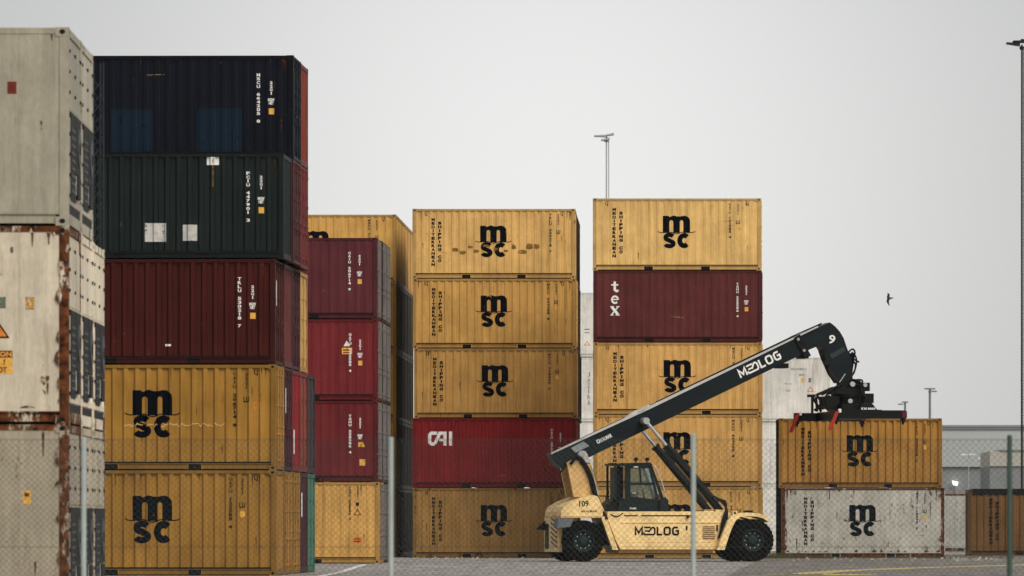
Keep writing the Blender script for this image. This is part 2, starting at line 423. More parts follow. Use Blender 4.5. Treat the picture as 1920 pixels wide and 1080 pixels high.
def m_reefer_panel(L, Hc):
    b = MB(); w = 2.438
    b.box(L-.05, L-.02, .14, w-.14, .17, Hc-.12)
    b.box(L-.0195, L-.008, .16, w-.16, Hc-1.05, Hc-.30)
    b.box(L-.0195, L+.004, .15, w-.15, .28, .36); b.box(L-.0195, L+.006, .15, w-.15, Hc-1.12, Hc-1.07)
    b.box(L-.0195, L+.002, w*.49, w*.51, .36, 1.42)
    b.box(L-.0195, L+.002, .15, .23, .36, 1.42); b.box(L-.0195, L+.002, w-.23, w-.15, .36, 1.42)
    for y in (.145, w/2, w-.145):
        z = .4
        while z < Hc-.2: b.cyl((L-.02, y, z), (L+.012, y, z), .024, n=6, mi=1); z += .27
    return b.mesh('machinery_panel', [PAINT, DARK])
def m_reefer_dark(L, Hc):
    b = MB(); w = 2.438; X = L-.0195
    b.box(X, X+.03, .24, w*.485, .34, 1.50); b.box(X, X+.03, w*.515, w-.24, .74, 1.50); b.box(X, X+.05, w*.56, w*.80, .42, .72)
    b.box(X, X+.012, .20, w-.20, .04, .265)
    for i in range(9):
        z = .46+i*.1; b.box(X+.03, X+.038, .36, w*.44, z, z+.03, 1)
    b.cyl((X+.03, w*.75, 1.1), (X+.045, w*.75, 1.1), .26, n=20, mi=1)
    b.cyl((X+.045, w*.75, 1.1), (X+.055, w*.75, 1.1), .08, n=10)
    return b.mesh('refrigeration_unit', [DARK, mat('unit_grey', (.06, .065, .07), .5)])
def m_reefer_box(L, Hc):
    b = MB(); w = 2.438; X = L-.0195
    b.box(X, X+.03, w*.56, w*.80, .46, .72); b.box(X+.03, X+.034, w*.60, w*.70, .55, .66)
    return b.mesh('control_box', [GREYP])
CODES = ['MEDU 301482 6', 'MSCU 718340 2', 'TGHU 225586 4', 'GATU 122585 4', 'CAIU 206714 9', 'TRLU 530218 7', 'FCIU 447901 3', 'MSCU 664205 8']
def serial(i, x, ztop, zbot, w=.085): return stack_text(CODES[i % len(CODES)].replace(' ', ' '), x, ztop, zbot, w, .03)
def decals(root, kind, depth, L, Hc, code=0):
    pr = profile(L, depth) if depth > 0 else [(0, .0118), (L, .0118)]
    top = Hc-CH
    def put(name, key, fn, m):
        me = cached((name, key, depth, L, Hc), lambda: drape(fn(), pr, m, name))
        return link(bpy.data.objects.new(name, me), root)
    if kind in ('msc', 'msc_w'):
        put('logo', 0, lambda: shift2(msc_logo(), L/2-.54+.03, 1.345), INK)
        dx = .12 if kind == 'msc_w' else 0
        put('lettering', dx, lambda: stack_text('MEDITERRANEAN', .775+dx, 2.26, .45, .125, .055)+stack_text('SHIPPING CO', 1.02+dx, 2.13, .60, .125, .055), INK)
        put('serial_number', code, lambda: serial(code, 4.93+.1*(code % 3), 2.42, 1.15-.1*(code % 3)), INK)
        put('size_code', code, lambda: stack_text('22G1', 5.22+.1*(code % 3), 2.40, 1.98, .06, .03)+[fit(text2d('LU', 1, .03), 5.15+.1*(code % 3), 5.29+.1*(code % 3), 1.66, 1.80)], INK)
        if code % 2: put('hazard_sticker', 'm%d' % code, lambda: [rect(5.17+.1*(code % 3), 5.28+.1*(code % 3), 1.44, 1.58)], YLAB)
        put('lifting_mark', 1, lambda: [stroke([(.47, 2.46), (.47, 2.37), (.54, 2.33), (.54, 2.46)], .02), stroke([(L-.54, 2.46), (L-.54, 2.37), (L-.47, 2.33), (L-.47, 2.46)], .02)], INK)
    if kind == 'tex':
        put('lettering', 't', lambda: shift2(tex(), .61, .97, .86), WHITE)
    if kind == 'cai':
        put('lettering', 'c', lambda: shift2(caI(), .58, 1.57, 1.05), WHITE)
    if kind in ('tex', 'cai', 'plain', 'maroon'):
        z1 = 2.15 if kind != 'cai' else 2.2
        put('serial_number', ('w', code), lambda: serial(code, 5.18, z1, z1-1.25, .085), WHITE)
        put('size_code', ('w', code), lambda: stack_text('22G1', 5.50, 2.05-.1*(code % 2), 1.70-.1*(code % 2), .07, .03)+[fit(text2d('MGW\nNET', 1, .04, ls=.8), 5.42, 5.58, 1.36, 1.52)], WHITE)
        put('hazard_sticker', ('w', code), lambda: [rect(5.44, 5.57, 1.12, 1.27)], YLAB)
RUNM = mat('rust_run_brown', (.085, .030, .012), .9, var=.5, scale=9); worn(RUNM, .50, .60, 9)
SCR = mat('scraped_paint', (.30, .22, .13), .8, var=.4, scale=9); worn(SCR, .50, .58, 12)
def rust_runs(root, L, Hc, depth, seed, n, heavy):
    rnd = random.Random(seed); pr = profile(L, depth) if depth > 0 else [(0, .0118), (L, .0118)]; sh = []
    for i in range(n):
        u = rnd.random()
        x = rnd.choice([rnd.uniform(.16, .6), rnd.uniform(L-.6, L-.16), rnd.uniform(.3, L-.3)]); z1 = Hc-.09 if u < .6 else rnd.uniform(.5, 2.2)
        ln = rnd.uniform(.12, .6)*(1.0 if heavy else .6); w_ = rnd.uniform(.010, .032)*(1.0 if heavy else .7); z0 = max(.22, z1-ln)
        sh.append(poly2d([(x-w_, z1), (x+w_*.9, z1-.01), (x+w_*.6, z1-(z1-z0)*.4), (x+w_*.15, z0), (x-w_*.3, z0+.03), (x-w_*.5, z1-(z1-z0)*.5)]))
    if heavy:
        x = .15
        while x < L-.3:      # ragged rust creeping up from the bottom rail
            w_ = rnd.uniform(.05, .25); h = rnd.uniform(.01, .10)
            if rnd.random() < .6: sh.append(poly2d([(x, .21), (x+w_, .21), (x+w_*.8, .21+h*.6), (x+w_*.5, .21+h), (x+w_*.2, .21+h*.5)]))
            x += w_+rnd.uniform(.02, .3)
        for xe, sg in ((.135, 1), (L-.135, -1)):
            z = .25
            while z < Hc-.3:
                h = rnd.uniform(.08, .3); d = rnd.uniform(.01, .07)*sg
                if rnd.random() < .65: sh.append(poly2d([(xe, z), (xe, z+h), (xe+d*.6, z+h*.8), (xe+d, z+h*.4)]))
                z += h+rnd.uniform(.02, .2)
    link(bpy.data.objects.new('rust_runs', drape(sh, pr, RUNM, 'rust_runs', .0045)), root)
    sc_ = []
    for i in range(4 if heavy else 1):
        x = rnd.uniform(.4, L-.8); z = rnd.uniform(.4, 2.2); a = rnd.uniform(-.25, .25)
        sc_.append(stroke([(x, z), (x+.12, z+a*.15), (x+rnd.uniform(.2, .5), z+a*.3)], rnd.uniform(.01, .022)))
    link(bpy.data.objects.new('scrapes', drape(sc_, pr, SCR, 'scrapes', .0045)), root)
ORD = ['first', 'second', 'third', 'fourth', 'fifth', 'sixth']
def container(label, group, org, yaw, row, tier, col, rust=.15, L=6.058, Hc=CH, depth=.036, kind=None, end='door', full=True,
              px_off=0, zbase=None, code=0, frame_rust=None, name='shipping_container', pitch=2.56, frame_col=None, bar_col=None):
    """org = front right corner of the stack on the ground; the box extends L to the left of it"""
    z = tier*Hc if zbase is None else zbase
    cx, sx = math.cos(yaw), math.sin(yaw)
    dx, dy = -L+px_off, row*pitch
    root = empty(name, (org[0]+dx*cx-dy*sx, org[1]+dx*sx+dy*cx, z), yaw)
    tag(root, label, 'container', group)
    parts = [('frame', ('fr', L, Hc, full), lambda: m_frame(L, Hc, full)),
             ('side_panel', ('sd', L, Hc, depth, 0), lambda: m_side(L, Hc, depth, False)),
             ('roof', ('rf', L, Hc), lambda: m_roof(L, Hc))]
    if full:
        for i in range(8): parts.append(('corner_casting', ('cc', L, Hc, i), lambda i=i: m_casting(L, Hc, i)))
        if L < 7:
            for i in range(2): parts.append(('fork_pocket', ('fp', L, i), lambda i=i: m_pocket(L, i)))
    parts.append(('side_panel', ('sd', L, Hc, depth, 1), lambda: m_side(L, Hc, depth, True)))
    parts.append(('floor', ('fl', L), lambda: m_floor(L)))
    parts.append(('end_wall', ('ew', L, Hc, 1), lambda: m_endwall(L, Hc, True)))
    if end == 'wall': parts.append(('end_wall', ('ew', L, Hc, 0), lambda: m_endwall(L, Hc, False)))
    if end == 'reefer':
        parts += [('machinery_panel', ('mp', L, Hc), lambda: m_reefer_panel(L, Hc)), ('refrigeration_unit', ('ru', L, Hc), lambda: m_reefer_dark(L, Hc)),
                  ('control_box', ('cb', L, Hc), lambda: m_reefer_box(L, Hc))]
    fc = frame_col or tuple(c*.68 for c in col)
    for nm, key, fn in parts:
        o = link(bpy.data.objects.new(nm, cached(key, fn)), root)
        fr = nm in ('frame', 'corner_casting')
        o.color = (*(fc if fr else col), min(1, (frame_rust if frame_rust is not None else rust+.25) if fr else rust))
    if end == 'door':
        for k in range(2):
            d = link(bpy.data.objects.new('door', cached(('dr', L, Hc, k), lambda: m_door(L, Hc, k))), root); d.color = (*col, rust)
            for j in range(2 if full or row < 3 else 0):
                q = link(bpy.data.objects.new('locking_bar', cached(('lb', L, Hc, k, j), lambda: m_bar(L, Hc, k, j))), d); q.color = (*(bar_col or tuple(min(1, v*1.15+.01) for v in col)), .1)
    if kind: decals(root, kind, depth, L, Hc, code)
    if full: rust_runs(root, L, Hc, depth, int(org[0]*7+tier*13+row*5+code), (9 if end == 'reefer' else 20) if (depth == 0 and rust > .3) else (12 if depth > .02 else 6), depth == 0 and rust > .3)
    elif name == 'refrigerated_container': pass
    return root
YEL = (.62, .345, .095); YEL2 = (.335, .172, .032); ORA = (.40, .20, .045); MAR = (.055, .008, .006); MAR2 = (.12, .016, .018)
PUR = (.085, .022, .024); RED = (.22, .014, .016); TEXM = (.105, .024, .022); NAVY = (.0022, .0035, .009); DGRY = (.010, .016, .015); WHT = (.62, .60, .54)
CRM = (.60, .54, .44); GRN = (.05, .20, .13); DKR = (.06, .014, .02); ORR = (.24, .035, .016); GRYB = (.05, .065, .075)

# --- white refrigerated stack on the far left
gw = 'white refrigerated containers stacked at the left edge'
Yw = 83.6; ow = (wx(129.5, Yw), Yw)
wlab = {(0,0):'grimy cream reefer container with small tan label and rusty post, lowest at the left edge', (0,1):'white reefer container with triangular warning sign and orange caution label, thick rusty post',
        (0,2):'pale clean-framed reefer container with small dark red label, topmost at the left edge',
        (1,0):'grimy reefer end with greenish tint, second row back at the bottom of the white stack', (1,1):'white reefer end behind the rusty-post one, second row back on the middle tier',
        (1,2):'pale reefer end beside the lattice mast, second row back on the top tier', (2,0):'white reefer end at the bottom beside the lower yellow container, third row back',
        (2,1):'white reefer end whose top meets the foot of the visible lattice mast, third row back'}
for (r_, t_), lb in wlab.items():
    col = {0: (.40, .345, .25), 1: (.62, .54, .41), 2: (.36, .33, .25)}[t_]
    if r_ > 0: col = tuple(c*1.35 for c in col)
    c = container(lb, gw, ow, R(1.6), r_, t_, col, rust=(.48, .45, .26)[t_], depth=0, end='reefer', frame_rust=[.9, .92, .30][t_] if r_ == 0 else .62,
                  name='refrigerated_container', frame_col=col)
    if r_ == 0:
        L = 6.058; fp = [(0, .0118), (L, .0118)]
        def lab(nm, px0, px1, py0, py1, m, extra=None):
            s = F/Yw; X = lambda p: L+(p-129.5)/s; Z = lambda q: wz(q, Yw)-t_*CH
            o = link(bpy.data.objects.new(nm, drape([rect(X(px0), X(px1), Z(py1), Z(py0))], fp, m, nm)), c)
            return X, Z, o
        def add(nm, shapes, m, e=.006, par=None): link(bpy.data.objects.new(nm, drape(shapes, fp, m, nm, e)), par or c)
        if t_ == 2: lab('label_sticker', 14, 31, 153, 176, REDLAB)
        if t_ == 0:
            X, Z, o = lab('label_sticker', 43, 58, 920, 945, YLAB); add('label_print', [rect(X(46), X(55), Z(931), Z(924))], REDLAB, .006, o)
        if t_ == 1:
            X, Z, o = lab('label_sticker', 48, 64, 557, 580, STAIN); add('label_print', [stroke([(X(50),Z(560)),(X(62),Z(560)),(X(62),Z(577)),(X(50),Z(577)),(X(50),Z(560))], .012), rect(X(54), X(60), Z(574), Z(566))], YLAB, .006, o)
            lab('label_sticker', -8, 11, 557, 578, mat('green_grey_label', (.12, .14, .10), .6, var=.6, scale=40))
            X, Z, o = lab('caution_label', -45, 24, 657, 701, YLAB)
            add('label_band', [rect(X(-44.5), X(23.5), Z(670.5), Z(657.5))], REDLAB, .0055, o)
            add('label_lettering', [fit(text2d('CAUTION', 1, .03), X(-42), X(22), Z(668.5), Z(659.5))], YLAB, .009, o)
            add('label_lettering', [fit(text2d('!', 1, .03), X(7), X(10), Z(684), Z(673)), fit(text2d('HOT', 1, .03), X(-12), X(13), Z(699), Z(688))], REDLAB, .006, o)
            tri = [(X(-22), Z(634)), (X(18.5), Z(634)), (X(-2), Z(604))]
            o = link(bpy.data.objects.new('warning_triangle', drape([poly2d(tri)], fp, INK, 'warning_triangle', .004)), c)
            add('triangle_panel', [poly2d([(X(-16), Z(631)), (X(13), Z(631)), (X(-2), Z(610))])], ORANGE, .007, o)
            add('size_code', [fit(text2d('8', 1, .01), X(19.5), X(25), Z(474), Z(463))], INK)
# --- lattice mast standing between the white stack and the dark stack
Ym = 112
lm = empty('lattice_mast', (wx(187.5, Ym), Ym, 0)); tag(lm, 'slim dark lattice mast rising behind the white reefer stack in front of the navy container', 'mast')
wm = .13; htop = wz(118, Ym); MST = mat('mast_steel', (.035, .042, .048), .5, .3)
legs = [(-wm, -wm*.6), (wm*.65, -wm*.6), (0, wm*.9)]
for lx, ly in legs: MB().cyl((lx, ly, 0), (lx*.8, ly*.8, htop), .013, n=6).build('leg', MST, lm)
b = MB(); z = .1; i = 0
while z < htop-.35:
    k = 1-.2*z/htop
    for (ax, ay), (bx_, by_) in zip(legs, legs[1:]+legs[:1]):
        a0, b0 = ((ax, ay), (bx_, by_)) if i % 2 else ((bx_, by_), (ax, ay))
        b.cyl((a0[0]*k, a0[1]*k, z), (b0[0]*k, b0[1]*k, z+.19), .006, n=4, caps=False)
    z += .19; i += 1
b.build('bracing', MST, lm)

# --- dark / maroon / yellow stack
ga = 'mixed containers of the tall left stack'
Ya = 157.0; oa = (wx(518, Ya), Ya); ya = R(-1.05); spx = Ya/F
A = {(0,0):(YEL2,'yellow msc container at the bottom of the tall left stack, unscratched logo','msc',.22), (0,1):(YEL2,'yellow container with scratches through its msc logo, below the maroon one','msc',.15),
     (0,2):(MAR,'dark maroon container with white serial column, between black and yellow in the left stack','maroon',.12), (0,3):(DGRY,'near-black container with two pale grey patches low on its side','plain',.12),
     (1,4):(NAVY,'navy black container with two blue patches, top of the tall left stack','plain',.05),
     (2,4):((.20,.032,.018),'orange red container end, rearmost on the very top of the left stack',None,.2),
     (1,3):(PUR,'maroon container end just behind the near-black container',None,.2), (2,3):((.16,.03,.025),'brighter maroon container end, third row back beside the near-black container',None,.2),
     (1,2):((.13,.03,.028),'maroon container end directly behind the dark maroon front container',None,.2), (2,2):(DKR,'dark plum container end, third row back on the maroon tier',None,.15), (3,2):(YEL,'yellow container end, rearmost on the maroon tier of the left stack',None,.1),
     (1,1):(DKR,'plum container end with white sticker behind the scratched yellow container',None,.15), (2,1):(RED,'bright red container end in the middle of the scratched-logo tier',None,.1),
     (3,1):(ORR,'orange red container end beside the bright red one, second tier of the left stack',None,.1), (4,1):((.03,.018,.028),'dark violet container end, rearmost above the green one',None,.15),
     (1,0):(YEL2,'plain yellow container end, second row back on the ground tier of the left stack',None,.2), (2,0):(YEL2,'plain yellow container end, third row back on the ground tier before the maroon one',None,.2),
     (3,0):(DKR,'plum container end on the ground tier between yellow and green',None,.2), (4,0):(GRN,'green container end, rearmost on the ground tier of the left stack',None,.15)}
offs = {(0,3): 14*spx, (0,2): -2*spx, (1,4): 17*spx, (2,4): 16*spx, (1,3): 17*spx, (2,3): 16*spx, (0,1): 0, (0,0): 0}
for (r_, t_), (col, lb, kd, ru) in A.items():
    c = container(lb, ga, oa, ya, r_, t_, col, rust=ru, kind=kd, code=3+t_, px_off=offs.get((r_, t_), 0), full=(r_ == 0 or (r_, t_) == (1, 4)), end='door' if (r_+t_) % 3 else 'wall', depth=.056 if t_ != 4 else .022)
    L = 6.058; s = F/Ya; pr = profile(L, .056 if t_ != 4 else .022)
    def AP(nm, shapes, m): link(bpy.data.objects.new(nm, drape(shapes, pr, m, nm)), c)
    xr = 518+offs.get((r_, t_), 0)/spx
    X = lambda p: L+(p-xr)/s
    Z = lambda q: wz(q, Ya)-t_*CH
    if (r_, t_) in ((1, 1), (0, 2), (3, 0), (2, 1)):
        lo = 1.45 if (r_, t_) != (2, 1) else .45
        MB().box(L+.002, L+.008, .25, .55, lo, lo+.62).build('sticker', WHITE, c)
    if (r_, t_) == (0, 3):
        AP('pale_patch', [rect(X(271), X(311), Z(453), Z(418))], GREYP); AP('pale_patch', [rect(X(342), X(369), Z(451), Z(421))], GREYP)
        AP('repair_plate', [rect(X(387), X(410), Z(309), Z(292))], WHITE); AP('rust_stain', [rect(X(397), X(402), Z(306), Z(296)), rect(X(398), X(400), Z(350), Z(309))], STAIN)
    if (r_, t_) == (1, 4):
        Z = lambda q: wz(q, Ya+2.56)-t_*CH; s = F/(Ya+2.56); X = lambda p: L+(p-548)/s
        AP('blue_patch', [rect(X(205), X(283), Z(284), Z(205))], BLUE); AP('blue_patch', [rect(X(366), X(451), Z(284), Z(203))], BLUE)
    if (r_, t_) == (0, 1):
        random.seed(3); xs = [X(232+i*7) for i in range(27)]
        sc_ = [stroke([(xs[i], Z(797)+random.uniform(-.05, .05)), (xs[i]+.05, Z(797)+random.uniform(-.05, .05)), (xs[i]+.09, Z(797)+random.uniform(-.04, .04))], .014) for i in range(27) if i not in (5, 9)]
        AP('scratch', sc_, mat('bare_scratch', (.72, .50, .25), .6)); AP('hazard_sticker', [stroke([(X(476), Z(755)), (X(485), Z(755)), (X(485), Z(765)), (X(476), Z(765)), (X(476), Z(755))], .025)], ORANGE)
    if (r_, t_) == (0, 2): AP('small_label', [rect(X(309), X(320), Z(649), Z(645))], WHITE)
# --- maroon stack behind it
gd = 'containers of the second stack from the left'
Yd = 203.5; od = (wx(709, Yd), Yd)
Dl = [(YEL, 'yellow container with orange label and warning triangle at the foot of the maroon stack', None), ((.135,.016,.018), 'red-maroon container with one amber square label, second from the ground of its stack', 'maroon'),
      ((.165,.018,.022), 'red-maroon container with triangle and amber caution plate, third from the ground', 'maroon'), ((.105,.022,.028), 'purple-maroon container on top of the maroon stack in front of yellow', 'maroon')]
for t_, (col, lb, kd) in enumerate(Dl):
    for r_ in range(3):
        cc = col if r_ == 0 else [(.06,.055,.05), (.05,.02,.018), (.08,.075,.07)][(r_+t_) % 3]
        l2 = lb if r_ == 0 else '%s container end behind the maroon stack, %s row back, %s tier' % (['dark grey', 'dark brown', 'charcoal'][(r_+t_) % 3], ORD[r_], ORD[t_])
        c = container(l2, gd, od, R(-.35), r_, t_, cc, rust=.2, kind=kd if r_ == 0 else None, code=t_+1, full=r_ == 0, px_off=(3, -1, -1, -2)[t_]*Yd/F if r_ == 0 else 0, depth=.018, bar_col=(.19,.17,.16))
        if r_ == 0:
            L = 6.058; s = F/Yd; pr = profile(L, .018); X = lambda p: L+(p-709)/s; Z = lambda q: wz(q, Yd)-t_*CH
            def AP(nm, shapes, m, e=.003): link(bpy.data.objects.new(nm, drape(shapes, pr, m, nm, e)), c)
            def tri(x, z, w): return poly2d([(x-w/2, z), (x+w/2, z), (x, z+w*.9)])
            if t_ == 2: AP('warning_triangle', [tri(X(651), Z(649), .2)], WHITE); AP('caution_label', [rect(X(642), X(661), Z(664), Z(652))], YLAB); AP('label_print', [rect(X(644), X(659), Z(657.5), Z(655)), rect(X(644), X(659), Z(662), Z(660))], REDLAB, .006)
            if t_ == 1: AP('warning_triangle', [tri(X(680), Z(838), .2)], YLAB); AP('caution_label', [rect(X(675), X(686), Z(873), Z(861))], YLAB)
            if t_ == 0:
                AP('serial_number', serial(2, X(653), Z(912), Z(975), .07), INK); AP('size_code', stack_text('22G1', X(668), Z(912), Z(932), .06, .03), INK)
                AP('warning_triangle', [tri(X(667), Z(966), .24)], REDLAB); AP('triangle_panel', [tri(X(667), Z(964.6), .15)], YLAB, .006); AP('shield_mark', [poly2d([(X(664),Z(942)),(X(670),Z(942)),(X(670),Z(947)),(X(667),Z(950)),(X(664),Z(947))])], INK)
                AP('warning_label', [rect(X(658), X(676), Z(1018), Z(1007))], ORANGE); AP('label_print', [rect(X(661), X(673), Z(1011.5), Z(1009.5)), rect(X(660), X(674), Z(1016), Z(1014))], REDLAB, .006)
# --- yellow stack behind the maroon one
ge = 'yellow containers of the stack seen past the maroon stack'
Ye = 242.0; oe = (wx(743, Ye), Ye)
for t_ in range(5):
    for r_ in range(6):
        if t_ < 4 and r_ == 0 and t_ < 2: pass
        lb = ('yellow container whose msc logo just shows above the maroon stack' if (t_, r_) == (4, 0) else '%s container end left of middle stack, %s row back, %s tier' % ('yellow' if t_ == 4 or r_ == 0 else 'shade-painted yellow', ORD[r_], ORD[t_]))
        container(lb, ge, oe, R(-.1), r_, t_, YEL if t_ > 3 else ((.055, .042, .02) if r_ else YEL2), rust=.12, kind='msc' if (t_, r_) == (4, 0) else None, full=(t_, r_) == (4, 0), end='wall', depth=.022, code=1)  # aisle shade painted into the lower rear boxes' colour; they are yellow boxes
# --- middle yellow stack
gb = 'containers of the middle yellow stack'
Yb = 237.6; ob = (wx(1079, Yb), Yb)
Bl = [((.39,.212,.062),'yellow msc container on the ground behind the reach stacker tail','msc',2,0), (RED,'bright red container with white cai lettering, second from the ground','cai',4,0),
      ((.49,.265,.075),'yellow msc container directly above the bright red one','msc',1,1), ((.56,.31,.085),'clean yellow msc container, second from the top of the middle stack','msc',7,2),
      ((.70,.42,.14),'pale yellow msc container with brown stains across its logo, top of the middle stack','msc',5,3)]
for t_, (col, lb, kd, cd, _) in enumerate(Bl):
    for r_ in range(5):
        l2 = lb if r_ == 0 else 'dark edge of %s container, %s row back, %s tier of middle stack' % ('brown', ORD[r_], ORD[t_])
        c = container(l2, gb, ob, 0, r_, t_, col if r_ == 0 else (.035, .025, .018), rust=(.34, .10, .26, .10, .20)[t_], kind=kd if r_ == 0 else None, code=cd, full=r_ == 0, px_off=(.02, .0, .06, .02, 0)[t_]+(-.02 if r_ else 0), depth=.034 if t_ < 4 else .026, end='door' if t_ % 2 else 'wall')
        if r_ == 0 and t_ == 4:
            s = F/Yb; pr = profile(6.058, .026); X = lambda p: 6.058+(p-1079)/s; Z = lambda q: wz(q, Yb)-t_*CH
            random.seed(5); st = []
            for a, bb, y0, y1 in ((848,859,464,472),(862,873,470,477),(878,886,460,466),(889,898,468,474),(960,967,458,467),(972,987,468,476),(987,999,457,467),(1001,1012,457,466),(905,918,459,463),(926,934,464,470),(945,953,468,472)):
                pts = [(X(a+(bb-a)*u+random.uniform(-.7,.7)), Z(y0+(y1-y0)*v+random.uniform(-.7,.7))) for u, v in ((0,.1),(.3,0),(.7,.05),(1,.2),(1,.8),(.6,1),(.2,.95),(0,.8))]
                st.append(poly2d(pts))
            link(bpy.data.objects.new('rust_stain', drape(st, pr, STAIN, 'rust_stain', .008)), c)
# --- right-of-centre yellow stack
gc = 'containers of the stack behind the reach stacker boom'
Yc = 229.9; oc = (wx(1427.5, Yc), Yc)
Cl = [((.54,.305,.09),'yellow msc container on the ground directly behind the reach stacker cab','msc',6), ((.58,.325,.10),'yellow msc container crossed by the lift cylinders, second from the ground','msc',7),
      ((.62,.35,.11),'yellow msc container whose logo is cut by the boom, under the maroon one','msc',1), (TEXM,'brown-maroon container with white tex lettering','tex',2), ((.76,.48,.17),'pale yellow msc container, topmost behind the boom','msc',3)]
for t_, (col, lb, kd, cd) in enumerate(Cl):
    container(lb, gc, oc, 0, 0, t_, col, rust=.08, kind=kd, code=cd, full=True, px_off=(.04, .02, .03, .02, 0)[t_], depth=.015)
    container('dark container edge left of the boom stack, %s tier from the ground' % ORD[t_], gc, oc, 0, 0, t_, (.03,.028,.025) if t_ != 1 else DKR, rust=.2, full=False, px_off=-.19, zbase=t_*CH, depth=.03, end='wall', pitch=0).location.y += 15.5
# --- right stack
gr = 'the two containers stacked right of the reach stacker'
Yr = 238.0; orr = (wx(1766, Yr), Yr)
container('orange-yellow msc container beyond the hanging spreader, upper of two', gr, orr, 0, 0, 1, ORA, rust=.15, kind='msc_w', code=5, full=True, depth=.052)
container('rusty white msc container beneath the orange-yellow one', gr, orr, 0, 0, 0, (.50,.48,.42), rust=.52, kind='msc_w', code=1, full=True, depth=0, px_off=.10, frame_rust=.95, frame_col=(.42,.36,.30))
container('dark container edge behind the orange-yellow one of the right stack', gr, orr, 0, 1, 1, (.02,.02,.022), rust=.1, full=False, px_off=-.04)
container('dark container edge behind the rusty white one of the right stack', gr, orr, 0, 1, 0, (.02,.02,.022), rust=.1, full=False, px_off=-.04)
Yg = 250.0; c = container('brown-orange open-top container with black tarpaulin at the right edge', None, (wx(2106, Yg), Yg), 0, 0, 0, (.17,.085,.03), rust=.2, kind='msc_w', code=2, full=True, depth=.036)
MB().box(.18, 5.88, .08, 2.36, CH-.02, CH+.035).build('tarpaulin', DARK, c); MB().box(.18, 5.88, -.012, .0, CH-.19, CH+.02).build('tarpaulin_flap', DARK, c)
Yh = 286.0; c = container('rusty white container glimpsed between the right stack and the open-top container', None, (wx(1900, Yh), Yh), 0, 0, 0, (.42,.41,.37), rust=.5, full=False, depth=0, frame_rust=.9)
# --- tall white boxes far behind
gf = 'white high-cube containers far behind the stacks'
for t_, (lb, rx) in enumerate([('white high-cube container seen beside the front wheel, ground tier far behind', 1557), ('white high-cube container seen right of the boom stack, second tier far behind', 1557),
                               ('white high-cube container under the raised boom, third tier far behind', 1557), ('white high-cube container in the gap beside the middle stack, topmost far behind', 1405)]):
    Yf = 286.0; c = container(lb, gf, (wx(rx, Yf), Yf), 0, 0, t_, (.74,.71,.65), rust=.06, L=12.192, Hc=2.896, depth=0, full=False, frame_rust=.15, frame_col=(.66,.63,.58), end='door')
    s = F/Yf; X = lambda p: 12.192+(p-rx)/s; Z = lambda q: wz(q, Yf)-t_*2.896; fp = [(0, .0118), (13, .0118)]
    GREYI = mat('faded_lettering', (.16, .15, .15), .7)
    def AP(nm, shapes, m, e=.003): link(bpy.data.objects.new(nm, drape(shapes, fp, m, nm, e)), c)
    if t_ == 2:
        AP('serial_number', [fit(text2d('SZLU 918231 2', 1, .02), X(1483), X(1512), Z(694), Z(690))], GREYI); AP('size_code', [fit(text2d('45R1', 1, .02), X(1498), X(1507), Z(705), Z(701)), fit(text2d('MAX GR', 1, 0), X(1471), X(1484), Z(721), Z(718)), fit(text2d('TARE', 1, 0), X(1472), X(1482), Z(734), Z(731))], GREYI)
        AP('sticker', [rect(X(1502), X(1508), Z(717), Z(709))], YLAB); AP('sticker', [rect(X(1516), X(1521), Z(717), Z(709))], GREYI)
        AP('warning_triangle', [stroke([(X(1514), Z(734)), (X(1525), Z(734)), (X(1519.5), Z(725)), (X(1514), Z(734))], .035)], ORANGE)
        AP('lettering', stack_text('JAZIRA', X(1104), Z(697), Z(760), .12, .0), GREYI)
    if t_ == 3:
        AP('size_code', [rect(X(1096), X(1105), Z(618.5), Z(616.5)), rect(X(1096), X(1105), Z(624.5), Z(623))], GREYI); AP('warning_triangle', [stroke([(X(1096), Z(647)), (X(1106), Z(647)), (X(1101), Z(640)), (X(1096), Z(647))], .03)], ORANGE)

# ------------------------------------------------------------------ reach stacker
PH = R(12); cp, sp = math.cos(PH), math.sin(PH)
Y0 = 12000/56.6; Xr0 = wx(1095, Y0)
RS = empty('reach_stacker', (Xr0, Y0, 0), PH)
tag(RS, 'cream reach stacker with long black boom raised over the paved yard', 'reach stacker')
def Lp(px, py, v):
    a = (px-VX)/F; Y = (v-Xr0*sp+Y0*cp)/(cp-a*sp); X = a*Y
    return ((X-Xr0)*cp+(Y-Y0)*sp, H+(VY-py)/F*Y)
def LP(px, py, v): x, z = Lp(px, py, v); return (x, v, z)
def PL(pts, v): return [Lp(a, b_, v) for a, b_ in pts]
CREAM = mat('cream_paint', (.88, .63, .29), .48, var=.24, scale=2.6); CREAM2 = mat('cream_paint_darker', (.66, .42, .17), .5, var=.2, scale=3)  # second cream is a darker tan
BOOM = mat('boom_paint', (.005, .010, .012), .45, var=.25, scale=1.2); BLK = mat('machine_black', (.004, .005, .005), .45, var=.4); RUB = mat('tyre_rubber', (.004, .004, .004), .9, var=.5, scale=6, spec=.04)
RIM = mat('rim_dark_green', (.010, .020, .020), .5, var=.3); CHR = mat('chrome_rod', (.75, .75, .74), .18, 1.0, var=.05); GRYM = mat('grey_plate', (.12, .14, .15), .5); SILV = mat('silver_rail', (.50, .49, .47), .4, .3)
REDM = mat('red_paint', (.34, .025, .015), .5); CABM = mat('cab_paint', (.008, .015, .016), .4, var=.2)
glass = bpy.data.materials.new('cab_glass'); glass.use_nodes = True; g = glass.node_tree; gb_ = g.nodes['Principled BSDF']
gb_.inputs['Base Color'].default_value = (.55, .62, .58, 1); gb_.inputs['Roughness'].default_value = .03; gb_.inputs['Transmission Weight'].default_value = .9; gb_.inputs['IOR'].default_value = 1.12
